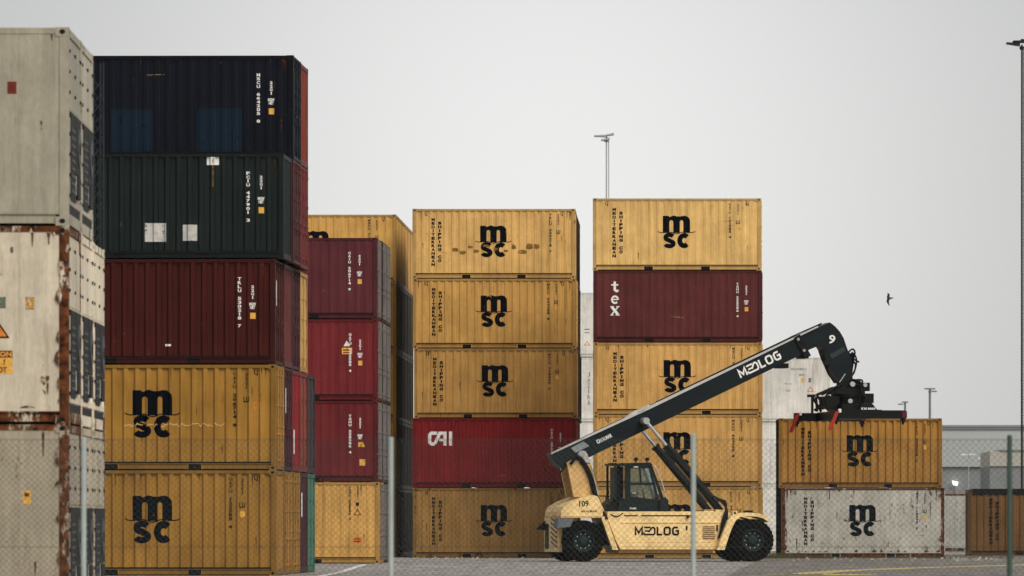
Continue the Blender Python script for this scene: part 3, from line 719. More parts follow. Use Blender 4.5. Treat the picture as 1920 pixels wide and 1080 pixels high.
# body
B1 = MB(); B1.prism(PL([(1139,959),(1366,959),(1372,967),(1348,1030),(1164,1030),(1157,1018),(1139,972)], .3), .3, 3.1)
body = B1.build('body', CREAM, RS)
x0 = Lp(1163, 1030, .3)[0]; x1 = Lp(1340, 1030, .3)[0]; zA = Lp(1250, 1017, .3)[1]; zB = Lp(1250, 1037, .3)[1]
MB().prismx([(.292, zA), (.62, zB), (2.78, zB), (3.108, zA)], x0, x1).build('underbody_skirt', CREAM2, body)
b = MB()
for a, c_ in ((1170, 1196), (1202, 1300)): b.box(Lp(a,0,.3)[0], Lp(c_,0,.3)[0], .292, .31, Lp(1200,968,.3)[1], Lp(1200,965.8,.3)[1])
b.build('panel_gap', DARK, body)
MB().box(Lp(1165,0,.3)[0], Lp(1360,0,.3)[0], .27, .2995, Lp(1200,980.5,.3)[1], Lp(1200,978.5,.3)[1]).build('body_ledge', CREAM, body)
b = MB(); gx0, gx1 = Lp(1317,0,.3)[0], Lp(1341,0,.3)[0]; gz0, gz1 = Lp(1320,1011,.3)[1], Lp(1320,986,.3)[1]
b.box(gx0, gx1, .285, .2995, gz0, gz1)
for i in range(7): zz = gz0+.03+i*(gz1-gz0-.06)/6; b.box(gx0+.02, gx1-.02, .277, .285, zz-.012, zz+.012, 1)
b.build('vent_grille', [CREAM2, mat('grille_brown', (.14, .09, .045), .6)], body)
b = MB(); b.box(Lp(1286,0,.3)[0], Lp(1289,0,.3)[0], .28, .2995, Lp(1288,994,.3)[1], Lp(1288,986,.3)[1]); b.cyl(LP(1290,969,.28), LP(1290,969,.2), .05, n=10)
b.box(Lp(1343,0,.3)[0], Lp(1346,0,.3)[0], .28, .2995, Lp(1345,996,.3)[1], Lp(1345,984,.3)[1]); b.build('door_latch', BLK, body)
def onface(name, shapes, x, z, s, v, m, parent, ang=0, ey=.006):
    vs, fs, ly = join(shapes); ca, sa = math.cos(ang), math.sin(ang)
    b = MB(); b.add([(x+s*(p[0]*ca-p[1]*sa), v-ey-.001*l, z+s*(p[0]*sa+p[1]*ca)) for p, l in zip(vs, ly)], fs); return b.build(name, m, parent)
x, z = Lp(1190, 1003.5, .3); onface('lettering', medlog(), x, z, .56*1.0, .3, INK, body)
# tail hood and counterweight
hood = MB().prism(PL([(1052,968.5),(1052,959),(1057,950),(1072,941),(1090,934),(1112,928),(1121,931),(1138,968.5)], .3), .3, 3.1).build('tail_hood', CREAM, RS)
MB().prism(PL([(1051,971),(1051,967.5),(1137,967.5),(1139,971)], .3), .26, 3.14).build('hood_lip', CREAM2, hood)
x, z = Lp(1086, 950, .3); vs = fit(text2d('109', 1, .02), 0, .32, 0, .20); onface('number', [vs], x, z, 1, .3, INK, hood)
x, z = Lp(1094, 960.5, .3); onface('lettering', [fit(text2d('KALMAR', 1, .01), 0, .46, 0, .07)], x, z, 1, .3, INK, hood)
x, z = Lp(1090, 960.5, .3); onface('red_mark', [rect(0, .05, 0, .06)], x, z, 1, .3, REDM, hood)
b = MB(); xa, xb = Lp(1046, 0, .5)[0], Lp(1054, 0, .5)[0]; zt, zb = Lp(1056, 971, .5)[1], Lp(1056, 1035, .5)[1]
b.box(xa, xb, .5, 2.9, zb, zt-.005); cw = b.build('counterweight', CREAM, RS)
b = MB()
for i in range(6):
    zz = zb+.10+i*.16; vs = [(xa-.006, .6, zz+.02), (xa-.006, .6, zz+.09), (xa-.006, 1.75, zz+.30), (xa-.006, 1.75, zz+.23)]
    b.add(vs, [(0,1,2,3)]); b.add([(p[0]-.02, p[1], p[2]+.07) for p in vs], [(3,2,1,0)], 1)
b.box(xa-.02, xa-.001, 2.1, 2.7, zb+.1, zt-.2); b.build('louvre_grille', [DARK, CREAM], cw)
MB().prism(PL([(1047,972),(1076,972),(1069,988),(1045,990)], 0), -.02, .7).build('step_plate', GRYM, RS)
MB().prism([(xa-.35, zb+.75), (xa-.02, zb+1.05), (xa-.02, zb+.72)], 2.6, 2.66).build('mudflap', BLK, cw)
MB().prism(PL([(1127,969),(1137,969),(1159,1031),(1149,1031)], .22), .22, .48).build('fender_strut', CREAM, RS)
# front fender
fo = [(1344,1031),(1352,1008),(1364,977),(1372,967),(1384,962.5),(1400,961),(1420,962),(1434,966),(1443,975)]; fi = [(1441,979),(1431,972),(1418,968.5),(1400,967.5),(1387,969.5),(1379,976),(1371,992),(1364,1012),(1358,1031)]
fd = MB().prism(PL(fo+fi, 0), -.05, 1.15).build('front_fender', CREAM, RS)
MB().prism(PL(fo+fi, 0), 2.35, 3.5).build('front_fender', CREAM, RS)
b = MB(); x, z = Lp(1396, 966, .3); b.box(x, x+.26, .2, .5, z+.02, z+.16); b.box(x+.32, x+.36, .2, .5, z, z+.1); b.build('marker_lamp', BLK, fd)
b = MB(); x, z = Lp(1372, 966, .3); b.box(x, x+.16, .15, .45, z, z+.14); b.build('bracket', CREAM, fd); MB().box(x+.04, x+.11, .14, .1495, z+.04, z+.11).build('socket', BLK, fd)
# wheels
def wheel(cx, v0, r, w, far=False, dish=True):
    t = MB(); hw = w/2; rr = r*.52
    prof = [(rr, -hw*.75), (rr*1.12, -hw*.92), (r*.80, -hw), (r*.92, -hw*.93), (r*.975, -hw*.75), (r*.985, 0), (r*.975, hw*.75), (r*.92, hw*.93), (r*.80, hw), (rr*1.12, hw*.92), (rr, hw*.75)]
    t.lathe(prof, 48, (cx, v0+hw, r))
    for i in range(30):
        a = 2*math.pi*i/30; ca, sa = math.cos(a), math.sin(a)
        for s_ in (-1, 1):
            aa = a+(.06 if s_ > 0 else 0); ca, sa = math.cos(aa), math.sin(aa); vs = []
            for rr_, yy in ((r*.90, s_*hw*.985), (r*.999, s_*hw*.80), (r*1.0, s_*hw*.06)):
                for d in (-.045, .045): vs.append((cx+rr_*ca-d*sa, v0+hw+yy, r+rr_*sa+d*ca))
            for rr_, yy in ((r*.88, s_*hw*.9), (r*.93, s_*hw*.78), (r*.93, s_*hw*.06)):
                for d in (-.055, .055): vs.append((cx+rr_*ca-d*sa, v0+hw+yy, r+rr_*sa+d*ca))
            t.add(vs, [(0,1,3,2),(2,3,5,4),(0,2,8,6),(2,4,10,8),(1,7,9,3),(3,9,11,5),(0,6,7,1),(4,5,11,10)])
    W_ = t.build('wheel', RUB, RS)
    d = MB(); yf = -hw*.75
    d.lathe([(rr*1.02, yf-.02), (rr*.98, yf-.035), (rr*.90, yf-.02), (rr*.86, yf+.10), (rr*.55, yf+.13), (rr*.50, yf+.06), (rr*.30, yf+.04), (0.001, yf+.04)], 32, (cx, v0+hw, r))
    rim = d.build('rim', RIM, W_)
    h = MB()
    for i in range(10):
        a = 2*math.pi*i/10; p = (cx+rr*.68*math.cos(a), v0+hw+yf+.13, r+rr*.68*math.sin(a)); h.cyl(p, (p[0], p[1]-.035, p[2]), .022, n=6)
    h.build('lug_nuts', GALV, rim)
    return W_
Rw = .69
xw = Lp(1412, 1015, 0)[0]
wheel(0, 0, Rw, .46); wheel(0, 2.9, Rw, .46)
for v in (0, .5, 2.45, 2.95): wheel(xw, v-.05, Rw+.02, .44)
MB().cyl((xw, .4, Rw), (xw, 3.0, Rw), .2).build('axle', BLK, RS); MB().cyl((0, .4, Rw), (0, 3.0, Rw), .18).build('axle', BLK, RS)
b = MB(); b.box(Lp(1290,0,.6)[0], Lp(1400,0,.6)[0], .7, 2.7, .42, .62); b.box(-.3, x0+.3, .9, 2.5, .55, 1.25); b.build('chassis_beam', BLK, RS)
# boom support
b = MB(); sup = PL([(1063,868),(1098,846),(1106,862),(1124,932),(1076,932)], .95)
b.prism(sup, .95, 1.12); b.prism(sup, 2.2, 2.37); b.prism(PL([(1090,875),(1102,870),(1120,931),(1104,931)], .95), 1.12, 2.2)
st = b.build('boom_support', CREAM2, RS)
b = MB(); b.prism(PL([(1085,866),(1084,850),(1088,845),(1095,845),(1101,851),(1108,868)], .9), .9, .948); b.cyl(LP(1092,851,.89), LP(1092,851,.84), .10, n=18); b.build('pivot_bracket', SILV, st)
# boom
BA = math.atan2(Lp(1500,628,1.2)[1]-Lp(1033,852,1.2)[1], Lp(1500,628,1.2)[0]-Lp(1033,852,1.2)[0])
bo = MB().prism(PL([(1033,852),(1042,869),(1055,878),(1106,857),(1120,850),(1512,660.5),(1497,629.5)], 1.2), 1.2, 2.1).build('boom', BOOM, RS)
b = MB(); b.prism(PL([(1033,852),(1034,848.5),(1170,784),(1206,770),(1218,761),(1533,611),(1534,613.5),(1220,766)], 1.2), 1.16, 1.24)
b.build('top_rail', SILV, bo)
b = MB(); b.prism(PL([(1170,786),(1186,773),(1217,759),(1222,763)], 1.2), 1.24, 1.5); b.build('top_cover', GREYP, bo)
b = MB(); b.tube([LP(1230,754,1.3), LP(1400,672,1.3), LP(1500,624,1.3), LP(1541,606,1.3)], .02, 6); b.tube([LP(1230,756,1.45), LP(1400,674,1.45), LP(1540,608,1.45)], .02, 6); b.build('hydraulic_pipe', BLK, bo)
MB().prism(PL([(1070,840),(1094,827.5),(1105,836),(1079,849)], 1.2), 1.185, 1.1995).build('grey_plate', mat('plate_grey', (.24,.27,.28), .4), bo)
x, z = Lp(1120.5, 832.5, 1.2); onface('lettering', [fit(text2d('KALMAR', 1, .03), .14, .56, 0, .13), stroke([(.02,.02),(.02,.12),(.1,.12),(.1,.02),(.02,.02)], .03)], x, z, 1, 1.2, WHITE, bo, BA)
x, z = Lp(1388.5, 709, 1.2); onface('lettering', medlog(), x, z, .585, 1.2, WHITE, bo, BA)
b = MB(); b.prism(PL([(1488,633),(1499,627),(1520,667),(1509,672)], 1.2), 1.13, 2.17); b.box(*[q for q in (Lp(1503,0,1.2)[0], Lp(1517,0,1.2)[0])], 1.25, 2.05, Lp(1510,672,1.2)[1], Lp(1510,662,1.2)[1])
b.box(Lp(1461,0,1.2)[0], Lp(1480,0,1.2)[0], 1.3, 2.0, Lp(1470,690,1.2)[1], Lp(1470,681,1.2)[1])
b.build('boom_collar', BLK, bo)
b = MB()
for a, c_ in ((1497,636),(1508,657)): b.cyl(LP(a, c_, 1.13), LP(a, c_, 1.10), .05, n=10)
b.build('collar_bolt', GALV, bo)
gn = [(1490,642),(1497,631),(1556,604.5),(1560,607),(1567,613),(1575,622),(1582,634),(1588,652),(1593,665),(1597,677),(1599,712),(1573,718),(1560,697),(1549,673),(1543,655),(1538,647),(1505,661)]
ib = MB().prism(PL(gn, 1.27), 1.27, 2.03).build('inner_boom', BOOM, RS)
x, z = Lp(1552, 643, 1.27); onface('number', [fit(text2d('9', 1, .02), 0, .22, 0, .30)], x, z, 1, 1.27, WHITE, ib, R(-14))
MB().prism(PL([(1556,665),(1582,650),(1585,658),(1560,673)], 1.27), 1.26, 1.2695).build('wear_band', mat('band_green', (.03,.045,.042), .35), ib)
b = MB()
for pts in ([(1542,655),(1538,664),(1546,680),(1553,700),(1565,715)], [(1546,660),(1544,672),(1556,700),(1570,716)]): b.tube(bez([LP(a, c_, 1.22) for a, c_ in pts]), .035, 6)
for a, c_ in ((1543,658),(1547,672),(1553,686)): b.cyl(LP(a, c_, 1.3), LP(a, c_, 1.1), .055, n=8)
b.build('head_hoses', BLK, ib)
b = MB()
for pts in ([(1590,664),(1594,657),(1600,655),(1603,662),(1600,675),(1604,684),(1602,697),(1597,705)], [(1594,666),(1599,662),(1601,670),(1598,690),(1596,706)], [(1600,672),(1605,676),(1611,679)], [(1597,660),(1604,668),(1606,678),(1604,690),(1600,700)]):
    b.tube(bez([LP(a, c_, 1.3) for a, c_ in pts]), .03, 6)
b.box(Lp(1592,0,1.3)[0], Lp(1601,0,1.3)[0], 1.35, 1.9, Lp(1595,684,1.3)[1], Lp(1595,662,1.3)[1]); b.build('hose_loops', BLK, ib)
MB().cyl(LP(1574,717,1.22), LP(1585,701,1.22), .028, n=8).build('damper_rod', CHR, ib)
# lift cylinders
for v in (.72, 2.55):
    t_ = Lp(1211, 789, .72); e = Lp(1352, 960, .72); T = Vector((t_[0], v, t_[1])); E = Vector((e[0], v, e[1])); M = T.lerp(E, .27)
    lc = MB().cyl(M, E, .125, n=16).cyl(M, M.lerp(E, .03), .155, n=16).build('lift_cylinder', BLK, RS)
    MB().cyl(T, M, .062, n=12).build('piston_rod', CHR, lc)
    MB().cyl((T.x, v-.12, T.z), (T.x, 1.25 if v < 1 else 2.6, T.z), .11, n=14).build('pin', GALV if v < 1 else BLK, lc)
    b = MB(); b.tube([M.lerp(E, .1)+Vector((.1, -.06, .10)), M.lerp(E, .9)+Vector((.1, -.06, .10))], .02, 6); b.build('feed_pipe', BLK, lc)
    MB().box(E.x-.22, E.x+.12, v-.16, v+.16, Lp(1350,975,.72)[1], E.z+.08).build('cylinder_mount', CREAM, lc)
# hoses
b = MB()
for i, dv in enumerate((0, .08, .16)):
    d = i*2.2
    b.tube(bez([LP(1072-d, 868+d, .85+dv), LP(1079, 857+d, .84+dv), LP(1090-d, 860+d, .82+dv), LP(1105-d, 884, .8+dv), LP(1114-d, 912, .78+dv), LP(1124-d, 942, .5+dv), LP(1138-d, 974, .22+dv*.3)]), .055, 8)
b.build('hose_bundle', BLK, RS)
MB().tube(bez([LP(1108, 872, .7), LP(1115, 900, .68), LP(1122, 930, .6), LP(1126, 948, .3)]), .022, 6).build('hose_sleeve', GALV, RS)
b = MB()
for i in range(4):
    d = i*2.5
    b.tube(bez([LP(1338+d, 930+d, .5), LP(1352+d, 940, .45), LP(1363-d*.3, 956, .25), LP(1362-d, 978, .22), LP(1357-d*.8, 998, .22), LP(1351-d*.5, 1016-d, .24)]), .036, 7)
b.tube(bez([LP(1362, 962, .2), LP(1366, 985, .18), LP(1362, 1005, .2), LP(1356, 1017, .22)]), .02, 6); b.build('hose_bundle', BLK, RS)
b = MB(); b.tube(bez([LP(1136, 955, .4), LP(1146, 965, .3), LP(1158, 968, .27), LP(1168, 962, .3)]), .018, 6); b.tube(bez([LP(1045, 880, 1.15), LP(1050, 886, 1.1), LP(1062, 873, 1.05), LP(1078, 862, 1.0)]), .03, 6); b.build('loose_cable', BLK, RS)
# cab
cv0, cv1 = .95, 2.35
cab = MB()
def cx_(p, v=cv0): return Lp(p, 0, v)[0]
def cz_(q, v=cv0): return Lp(1200, q, v)[1]
cab.prism(PL([(1150,873),(1150,869),(1219,867),(1223,871),(1222,874)], cv0), cv0-.05, cv1+.05)     # roof
cab.prism(PL([(1160,938),(1243,938),(1248,942),(1248,959),(1160,959)], cv0), cv0, cv1)              # base
for pv in (cv0, cv1-.07):
    cab.prism(PL([(1172,873),(1178,873),(1178,938),(1172,938)], cv0), pv, pv+.07)
    cab.prism(PL([(1218,873),(1223,873),(1247,940),(1241,940)], cv0), pv, pv+.07)
    cab.prism(PL([(1152,873),(1156,873),(1156,938),(1152,938)], cv0), pv, pv+.07)
cab_o = cab.build('cab', CABM, RS)
b = MB(); b.prism(PL([(1151,935),(1177,935),(1177,960),(1138,960),(1138,946),(1147,940)], cv0), cv0+.1, cv1-.1); b.prism(PL([(1156.2,876),(1171.8,876),(1171.8,935),(1156.2,935)], cv0), cv0+.3, cv1-.3); b.build('rear_housing', BLK, cab_o)
d = MB()
d.prism(PL([(1178,874),(1182,874),(1182,938),(1178,938)], cv0), cv0-.02, cv0+.03)
d.prism(PL([(1182,874),(1218,874),(1219,878),(1182,878)], cv0), cv0-.02, cv0+.03)
d.prism(PL([(1182,905),(1226,905),(1227,909),(1182,909)], cv0), cv0-.02, cv0+.03)
d.prism(PL([(1182,931),(1226,936),(1234,936),(1235,941),(1182,941)], cv0), cv0-.02, cv0+.03)
d.prism(PL([(1198,878),(1201,878),(1203,905),(1200,905)], cv0), cv0-.02, cv0+.03)
d.prism(PL([(1216,878),(1219,878),(1229,909),(1235,936),(1230,936),(1224,909)], cv0), cv0-.02, cv0+.03)
door = d.build('door', CABM, cab_o)
MB().box(cx_(1185), cx_(1191), cv0-.06, cv0-.021, cz_(926), cz_(923)).build('handle', GALV, door)
b = MB(); b.prism(PL([(1182,878),(1217,878),(1225,905),(1182,905)], cv0), cv0, cv0+.008); b.prism(PL([(1182,909),(1225,909),(1231,935),(1182,931)], cv0), cv0, cv0+.008); b.build('door_glass', glass, door)
p = PL([(1222.5,874),(1247,938)], cv0); b = MB(); b.add([(p[0][0], cv0+.07, p[0][1]), (p[0][0], cv1-.07, p[0][1]), (p[1][0], cv1-.07, p[1][1]), (p[1][0], cv0+.07, p[1][1])], [(0,1,2,3)]); b.build('windscreen', glass, cab_o)
b = MB(); b.prism(PL([(1178,874),(1221,874),(1244,936),(1178,936)], cv0), cv1-.04, cv1-.03); b.build('side_window', glass, cab_o)
b = MB(); b.box(cx_(1186), cx_(1202), 1.4, 1.95, cz_(938), cz_(922)); b.prism(PL([(1183,925),(1187,925),(1186,895),(1182,895)], cv0), 1.4, 1.95); b.build('seat', BLK, cab_o)
b = MB(); b.cyl((cx_(1216), 1.65, cz_(936)), (cx_(1213), 1.65, cz_(918)), .04, n=8); b.lathe([(.17, -.015), (.19, 0), (.17, .015)], 20, (cx_(1212), 1.65, cz_(918))); b.build('steering_column', BLK, cab_o)
MB().prism(PL([(1236,936),(1247,932),(1252,938),(1252,959),(1236,959)], cv0), cv0-.12, cv0-.01).build('step_box', CABM, cab_o)
for q in (1195, 1216):
    b = MB(); b.cyl((cx_(q), 1.2, cz_(868)), (cx_(q), 1.2, cz_(863)), .02, n=6); b.cyl((cx_(q), 1.12, cz_(861)), (cx_(q), 1.26, cz_(861)), .065, n=12); b.build('work_lamp', BLK, cab_o)
b = MB(); b.box(cx_(1174), cx_(1206), cv0-.07, cv0-.052, cz_(870.6), cz_(868.6)); b.box(cx_(1144), cx_(1150), 1.0, 1.3, cz_(872), cz_(868)); b.build('roof_trim', CABM, cab_o)
x, z = Lp(1181, 955, cv0); onface('lettering', [fit(text2d('PHR', 1, .02), 0, .23, 0, .06)], x, z, 1, cv0, WHITE, cab_o)
b = MB(); b.box(cx_(1188), cx_(1196), cv0-.03, cv0-.021, cz_(876.5), cz_(874.5)); b.build('door_label', WHITE, door)
b = MB(); b.tube([(cx_(1225), cv0-.1, cz_(872)), (cx_(1229), cv0-.12, cz_(878)), (cx_(1240), cv0-.12, cz_(905)), (cx_(1249), cv0-.1, cz_(936))], .022, 6); b.build('grab_rail', SILV, cab_o)
b = MB()
for q, h0 in ((1136, 962), (1141, 962)): b.tube([LP(q, h0, 2.6), LP(q, 930, 2.6)], .02, 6)
b.tube([LP(1120, 930, 2.6), LP(1148, 930, 2.6)], .02, 6); b.build('handrail', BLK, RS)
b = MB(); b.tube(bez([LP(1150,958,.4), LP(1200,956,.4), LP(1300,957,.4), LP(1340,957,.4)]), .012, 5); b.build('deck_cable', BLK, RS)
# spreader
bx = Lp(1592, 740, 1.65)[0]; vc = 1.65
zt = wz(770, 213); zb_ = wz(785, 213)
S_ = MB(); S_.box(bx-.42, bx+.42, vc-2.9, vc+2.9, zb_+.02, zt+.03); S_.box(bx-.5, bx+.5, vc-1.1, vc+1.1, zt+.03, zt+.26)
sprd = S_.build('spreader', BLK, RS)
for v in (vc-3.03, vc+2.75):
    e_ = MB(); e_.box(bx-1.22, bx+1.22, v, v+.28, zb_, zt+.01)
    eb = e_.build('end_beam', BLK, sprd)
    for sx_ in (-1.14, 1.14):
        q = MB(); q.box(bx+sx_-.07, bx+sx_+.07, v+.04, v+.2, zb_-.10, zb_-.001); q.cyl((bx+sx_, v+.12, zb_-.2), (bx+sx_, v+.12, zb_-.10), .03, .05, n=8); q.build('twistlock', BLK, eb)
    q = MB(); xx = bx-1.22; q.add([(xx+.16, v-.03, zt-.0), (xx+.02, v-.05, zt-.05), (xx-.24, v-.09, zb_-.38), (xx-.12, v-.09, zb_-.40), (xx+.16, v+.03, zt), (xx+.02, v+.01, zt-.05), (xx-.24, v-.03, zb_-.38), (xx-.12, v-.03, zb_-.40)],
        [(3,2,1,0),(4,5,6,7),(0,1,5,4),(1,2,6,5),(2,3,7,6),(3,0,4,7)]); q.build('guide_arm', REDM, eb)
    q = MB(); q.box(bx+1.08, bx+1.25, v-.02, v-.005, zb_+.02, zt-.02); q.build('red_flap', mat('faded_red', (.09, .012, .018), .5), eb)
    q = MB(); q.box(bx-1.1, bx-1.0, v-.03, v-.004, zt-.07, zt+.05); q.build('white_tab', WHITE, eb)
rot = MB(); zc = wz(742, 213)
rot.cyl((bx, vc, zt+.26), (bx, vc, zt+.50), .52, n=28); rot.cyl((bx, vc, zt+.50), (bx, vc, zt+.60), .62, n=28)
rot.box(bx-.60, bx+.42, vc-.55, vc+.55, zt+.60, zt+.82); rot.box(bx-.34, bx+.30, vc-.42, vc+.42, zt+.82, zt+1.0)
rot.box(bx+.28, bx+.60, vc-.5, vc-.1, zt+.70, zt+.98); rot.box(bx+.40, bx+.76, vc-.4, vc+.4, zt+.30, zt+.62); rot.box(bx-.92, bx-.45, vc-.5, vc+.5, zt+.10, zt+.52)
rot.box(bx-.25, bx+.25, vc-.3, vc+.3, zt+1.0, wz(708, 213)); rot.build('rotator_head', BLK, sprd)
q = MB(); q.cyl((bx-.02, vc-.5, zt+.93), (bx-.02, vc-.62, zt+.93), .09, n=12); q.cyl((bx+.42, vc-.5, zt+.9), (bx+.42, vc-.6, zt+.9), .07, n=12); q.cyl((bx-.12, vc-.64, zt+.36), (bx-.12, vc-.70, zt+.36), .08, n=10); q.build('pin_caps', GALV, sprd)
q = MB()
def XB(px, py, v): X, Z = Lp(px, py, v); return (X, v, Z)
for a, c_ in (((1523,776),(1523,744)),((1514,742),(1528,742)),((1523,744),(1540,772)),((1530,741),(1562,727)),((1530,744),(1532,772)),((1532,742),(1552,768)),((1527,770),(1556,742)),((1540,740),(1575,722))):
    q.cyl(XB(*a, vc-.2), XB(*c_, vc-.2), .045, n=8); q.cyl(XB(*a, vc+.6), XB(*c_, vc+.6), .04, n=8)
q.box(XB(1512,0,vc)[0], XB(1526,0,vc)[0], vc-.25, vc-.1, XB(0,746,vc)[2] if False else Lp(1520,745,vc)[1], Lp(1520,740,vc)[1]); q.build('side_frame', BLK, sprd)
q = MB(); q.prism(PL([(1608,770),(1616,756),(1632,754),(1645,770)], vc-1.3), vc-1.4, vc-.2); tp = q.build('top_housing', BOOM, sprd)
x, z = Lp(1615, 769, vc-1.4); onface('lettering', [fit(text2d('KALMAR', 1, .04), 0, .50, 0, .09)], x, z, 1, vc-1.4, WHITE, tp)
q = MB(); q.tube(bez([XB(1598,712,vc-.6), XB(1612,716,vc-.7), XB(1614,735,vc-.7), XB(1622,745,vc-.7), XB(1618,765,vc-.7)]), .04, 6); q.tube(bez([XB(1575,722,vc-.6), XB(1560,730,vc-.7), XB(1548,745,vc-.7), XB(1542,768,vc-.7)]), .04, 6)
q.tube(bez([XB(1600,716,vc-.6), XB(1608,712,vc-.6), XB(1617,714,vc-.6), XB(1612,724,vc-.6), XB(1604,720,vc-.6)]), .03, 6); q.build('spreader_hoses', BLK, sprd)

# ------------------------------------------------------------------ ground
def ground_mat(name, c1, c2, scale, brick=True):
    m = bpy.data.materials.new(name); m.use_nodes = True; t = m.node_tree; n = t.nodes; k = t.links; b = n['Principled BSDF']; b.inputs['Roughness'].default_value = .85; b.inputs['Specular IOR Level'].default_value = .2
    c = n.new('ShaderNodeTexCoord'); z = n.new('ShaderNodeTexNoise'); z.inputs['Scale'].default_value = .22; z.inputs['Detail'].default_value = 9; z.inputs['Roughness'].default_value = .75
    k.new(c.outputs['Object'], z.inputs['Vector'])
    r = n.new('ShaderNodeMapRange'); r.inputs[1].default_value = .3; r.inputs[2].default_value = .7; k.new(z.outputs['Fac'], r.inputs[0])
    x = n.new('ShaderNodeMix'); x.data_type = 'RGBA'; x.inputs['A'].default_value = (*c1, 1); x.inputs['B'].default_value = (*c2, 1); k.new(r.outputs[0], x.inputs['Factor'])
    outc = x.outputs['Result']
    if brick:
        br = n.new('ShaderNodeTexBrick'); br.inputs['Scale'].default_value = scale; br.inputs['Color1'].default_value = (1, 1, 1, 1); br.inputs['Color2'].default_value = (.78, .78, .78, 1); br.inputs['Mortar'].default_value = (.35, .33, .3, 1); br.inputs['Mortar Size'].default_value = .03
        mp = n.new('ShaderNodeMapping'); mp.inputs['Rotation'].default_value = (0, 0, R(18)); mp.inputs['Scale'].default_value = (2.2, .35, 1); k.new(c.outputs['Object'], mp.inputs[0]); k.new(mp.outputs[0], br.inputs['Vector'])
        y = n.new('ShaderNodeMix'); y.data_type = 'RGBA'; y.blend_type = 'MULTIPLY'; y.inputs['Factor'].default_value = .8; k.new(outc, y.inputs['A']); k.new(br.outputs['Color'], y.inputs['B']); outc = y.outputs['Result']
    z2 = n.new('ShaderNodeTexNoise'); z2.inputs['Scale'].default_value = 1.0; z2.inputs['Detail'].default_value = 8; z2.inputs['Roughness'].default_value = .8
    mp2 = n.new('ShaderNodeMapping'); mp2.inputs['Scale'].default_value = (3, .12, 1); k.new(c.outputs['Object'], mp2.inputs[0]); k.new(mp2.outputs[0], z2.inputs['Vector'])
    r2 = n.new('ShaderNodeMapRange'); r2.inputs[1].default_value = .3; r2.inputs[2].default_value = .7; r2.inputs[3].default_value = .42; r2.inputs[4].default_value = 1.2; k.new(z2.outputs['Fac'], r2.inputs[0])
    w_ = n.new('ShaderNodeMix'); w_.data_type = 'RGBA'; w_.blend_type = 'MULTIPLY'; w_.inputs['Factor'].default_value = 1; k.new(outc, w_.inputs['A']); k.new(r2.outputs[0], w_.inputs['B'])
    k.new(w_.outputs['Result'], b.inputs['Base Color']); return m
PAVE = ground_mat('concrete_pavers', (.36, .335, .31), (.56, .53, .50), 1.0)
ASPH = ground_mat('worn_asphalt', (.15, .135, .12), (.30, .27, .24), 1, False)
tag(MB().add([(-1500,-200,0),(1500,-200,0),(1500,4000,0),(-1500,4000,0)], [(0,1,2,3)]).build('ground', PAVE), kind='structure')
tag(MB().add([(*gpt(1330,1095)[:2], .004), (*gpt(2500,1095)[:2], .004), (60, 262, .004), (wx(1445, 262), 262, .004)], [(0,1,2,3)]).build('asphalt_lane', ASPH), kind='structure')
YLW = mat('yellow_road_paint', (.50, .40, .15), .7, var=.6, scale=1.5); WRP = mat('white_road_paint', (.66, .64, .60), .7, var=.35, scale=1.5)
def line(name, pts, w, m, lb):
    b = MB(); P = [gpt(a, c_) for a, c_ in pts]; vs = []
    for i, p in enumerate(P):
        d = (Vector(P[min(i+1, len(P)-1)])-Vector(P[max(i-1, 0)])).normalized(); n_ = Vector((-d.y, d.x, 0))*w/2
        vs += [(p[0]+n_.x, p[1]+n_.y, .008), (p[0]-n_.x, p[1]-n_.y, .008)]
    b.add(vs, [(2*i, 2*i+1, 2*i+3, 2*i+2) for i in range(len(P)-1)]); o = b.build(name, m); tag(o, kind='structure', label=lb)
line('yellow_line', [(1990,1057.5),(1920,1059.5),(1740,1064.5),(1600,1069.5),(1545,1073),(1500,1078)], .9, YLW, 'yellow line painted on the asphalt lane')
line('yellow_line', [(1440,1077.5),(1500,1077.0),(1560,1076.8),(1610,1079)], 1.2, YLW, 'faded yellow stub at the lower end of the long yellow line')
line('white_line', [(600,1081),(640,1073),(665,1064.5),(684,1058.8)], .22, WRP, 'white line slanting towards the yellow ground container')
line('white_line', [(782,1063.3),(850,1063.2)], 1.3, WRP, 'short faded white dash before the middle stack')
random.seed(11)
deb = MB()
for i in range(130):
    px = random.choice([random.uniform(1450, 1800), random.uniform(1785, 1875), random.uniform(600, 1040)]); py = random.uniform(1046.5, 1052) if px > 1400 else random.uniform(1046, 1049)
    x, y, _ = gpt(px, py); s = random.uniform(.02, .07)
    deb.add([(x-s, y-s, .004), (x+s, y-s*.6, .004), (x+s*.7, y+s, .004), (x-s*.5, y+s, .004), (x, y, .004+s*1.0)], [(0,1,4),(1,2,4),(2,3,4),(3,0,4)])
tag(deb.build('gravel', mat('gravel_grey', (.30, .28, .24), .9, var=.4)), 'loose stones and grit scattered at the foot of the stacks', kind='stuff')
wd = MB()
for i in range(900):
    px = random.uniform(1430, 1560) if i % 3 else random.uniform(1560, 1900); Y = random.uniform(231, 236.5); X = wx(px, Y); h = random.uniform(.05, .28)*(1 if px < 1500 else .5); d = random.uniform(-.08, .08)
    wd.add([(X-.012, Y, .004), (X+.012, Y, .004), (X+d, Y+random.uniform(-.05, .05), h)], [(0,1,2)])
tag(wd.build('weeds', mat('dry_weeds', (.075, .068, .03), .9, var=.4)), 'low dry weeds growing along the right stack', kind='stuff')

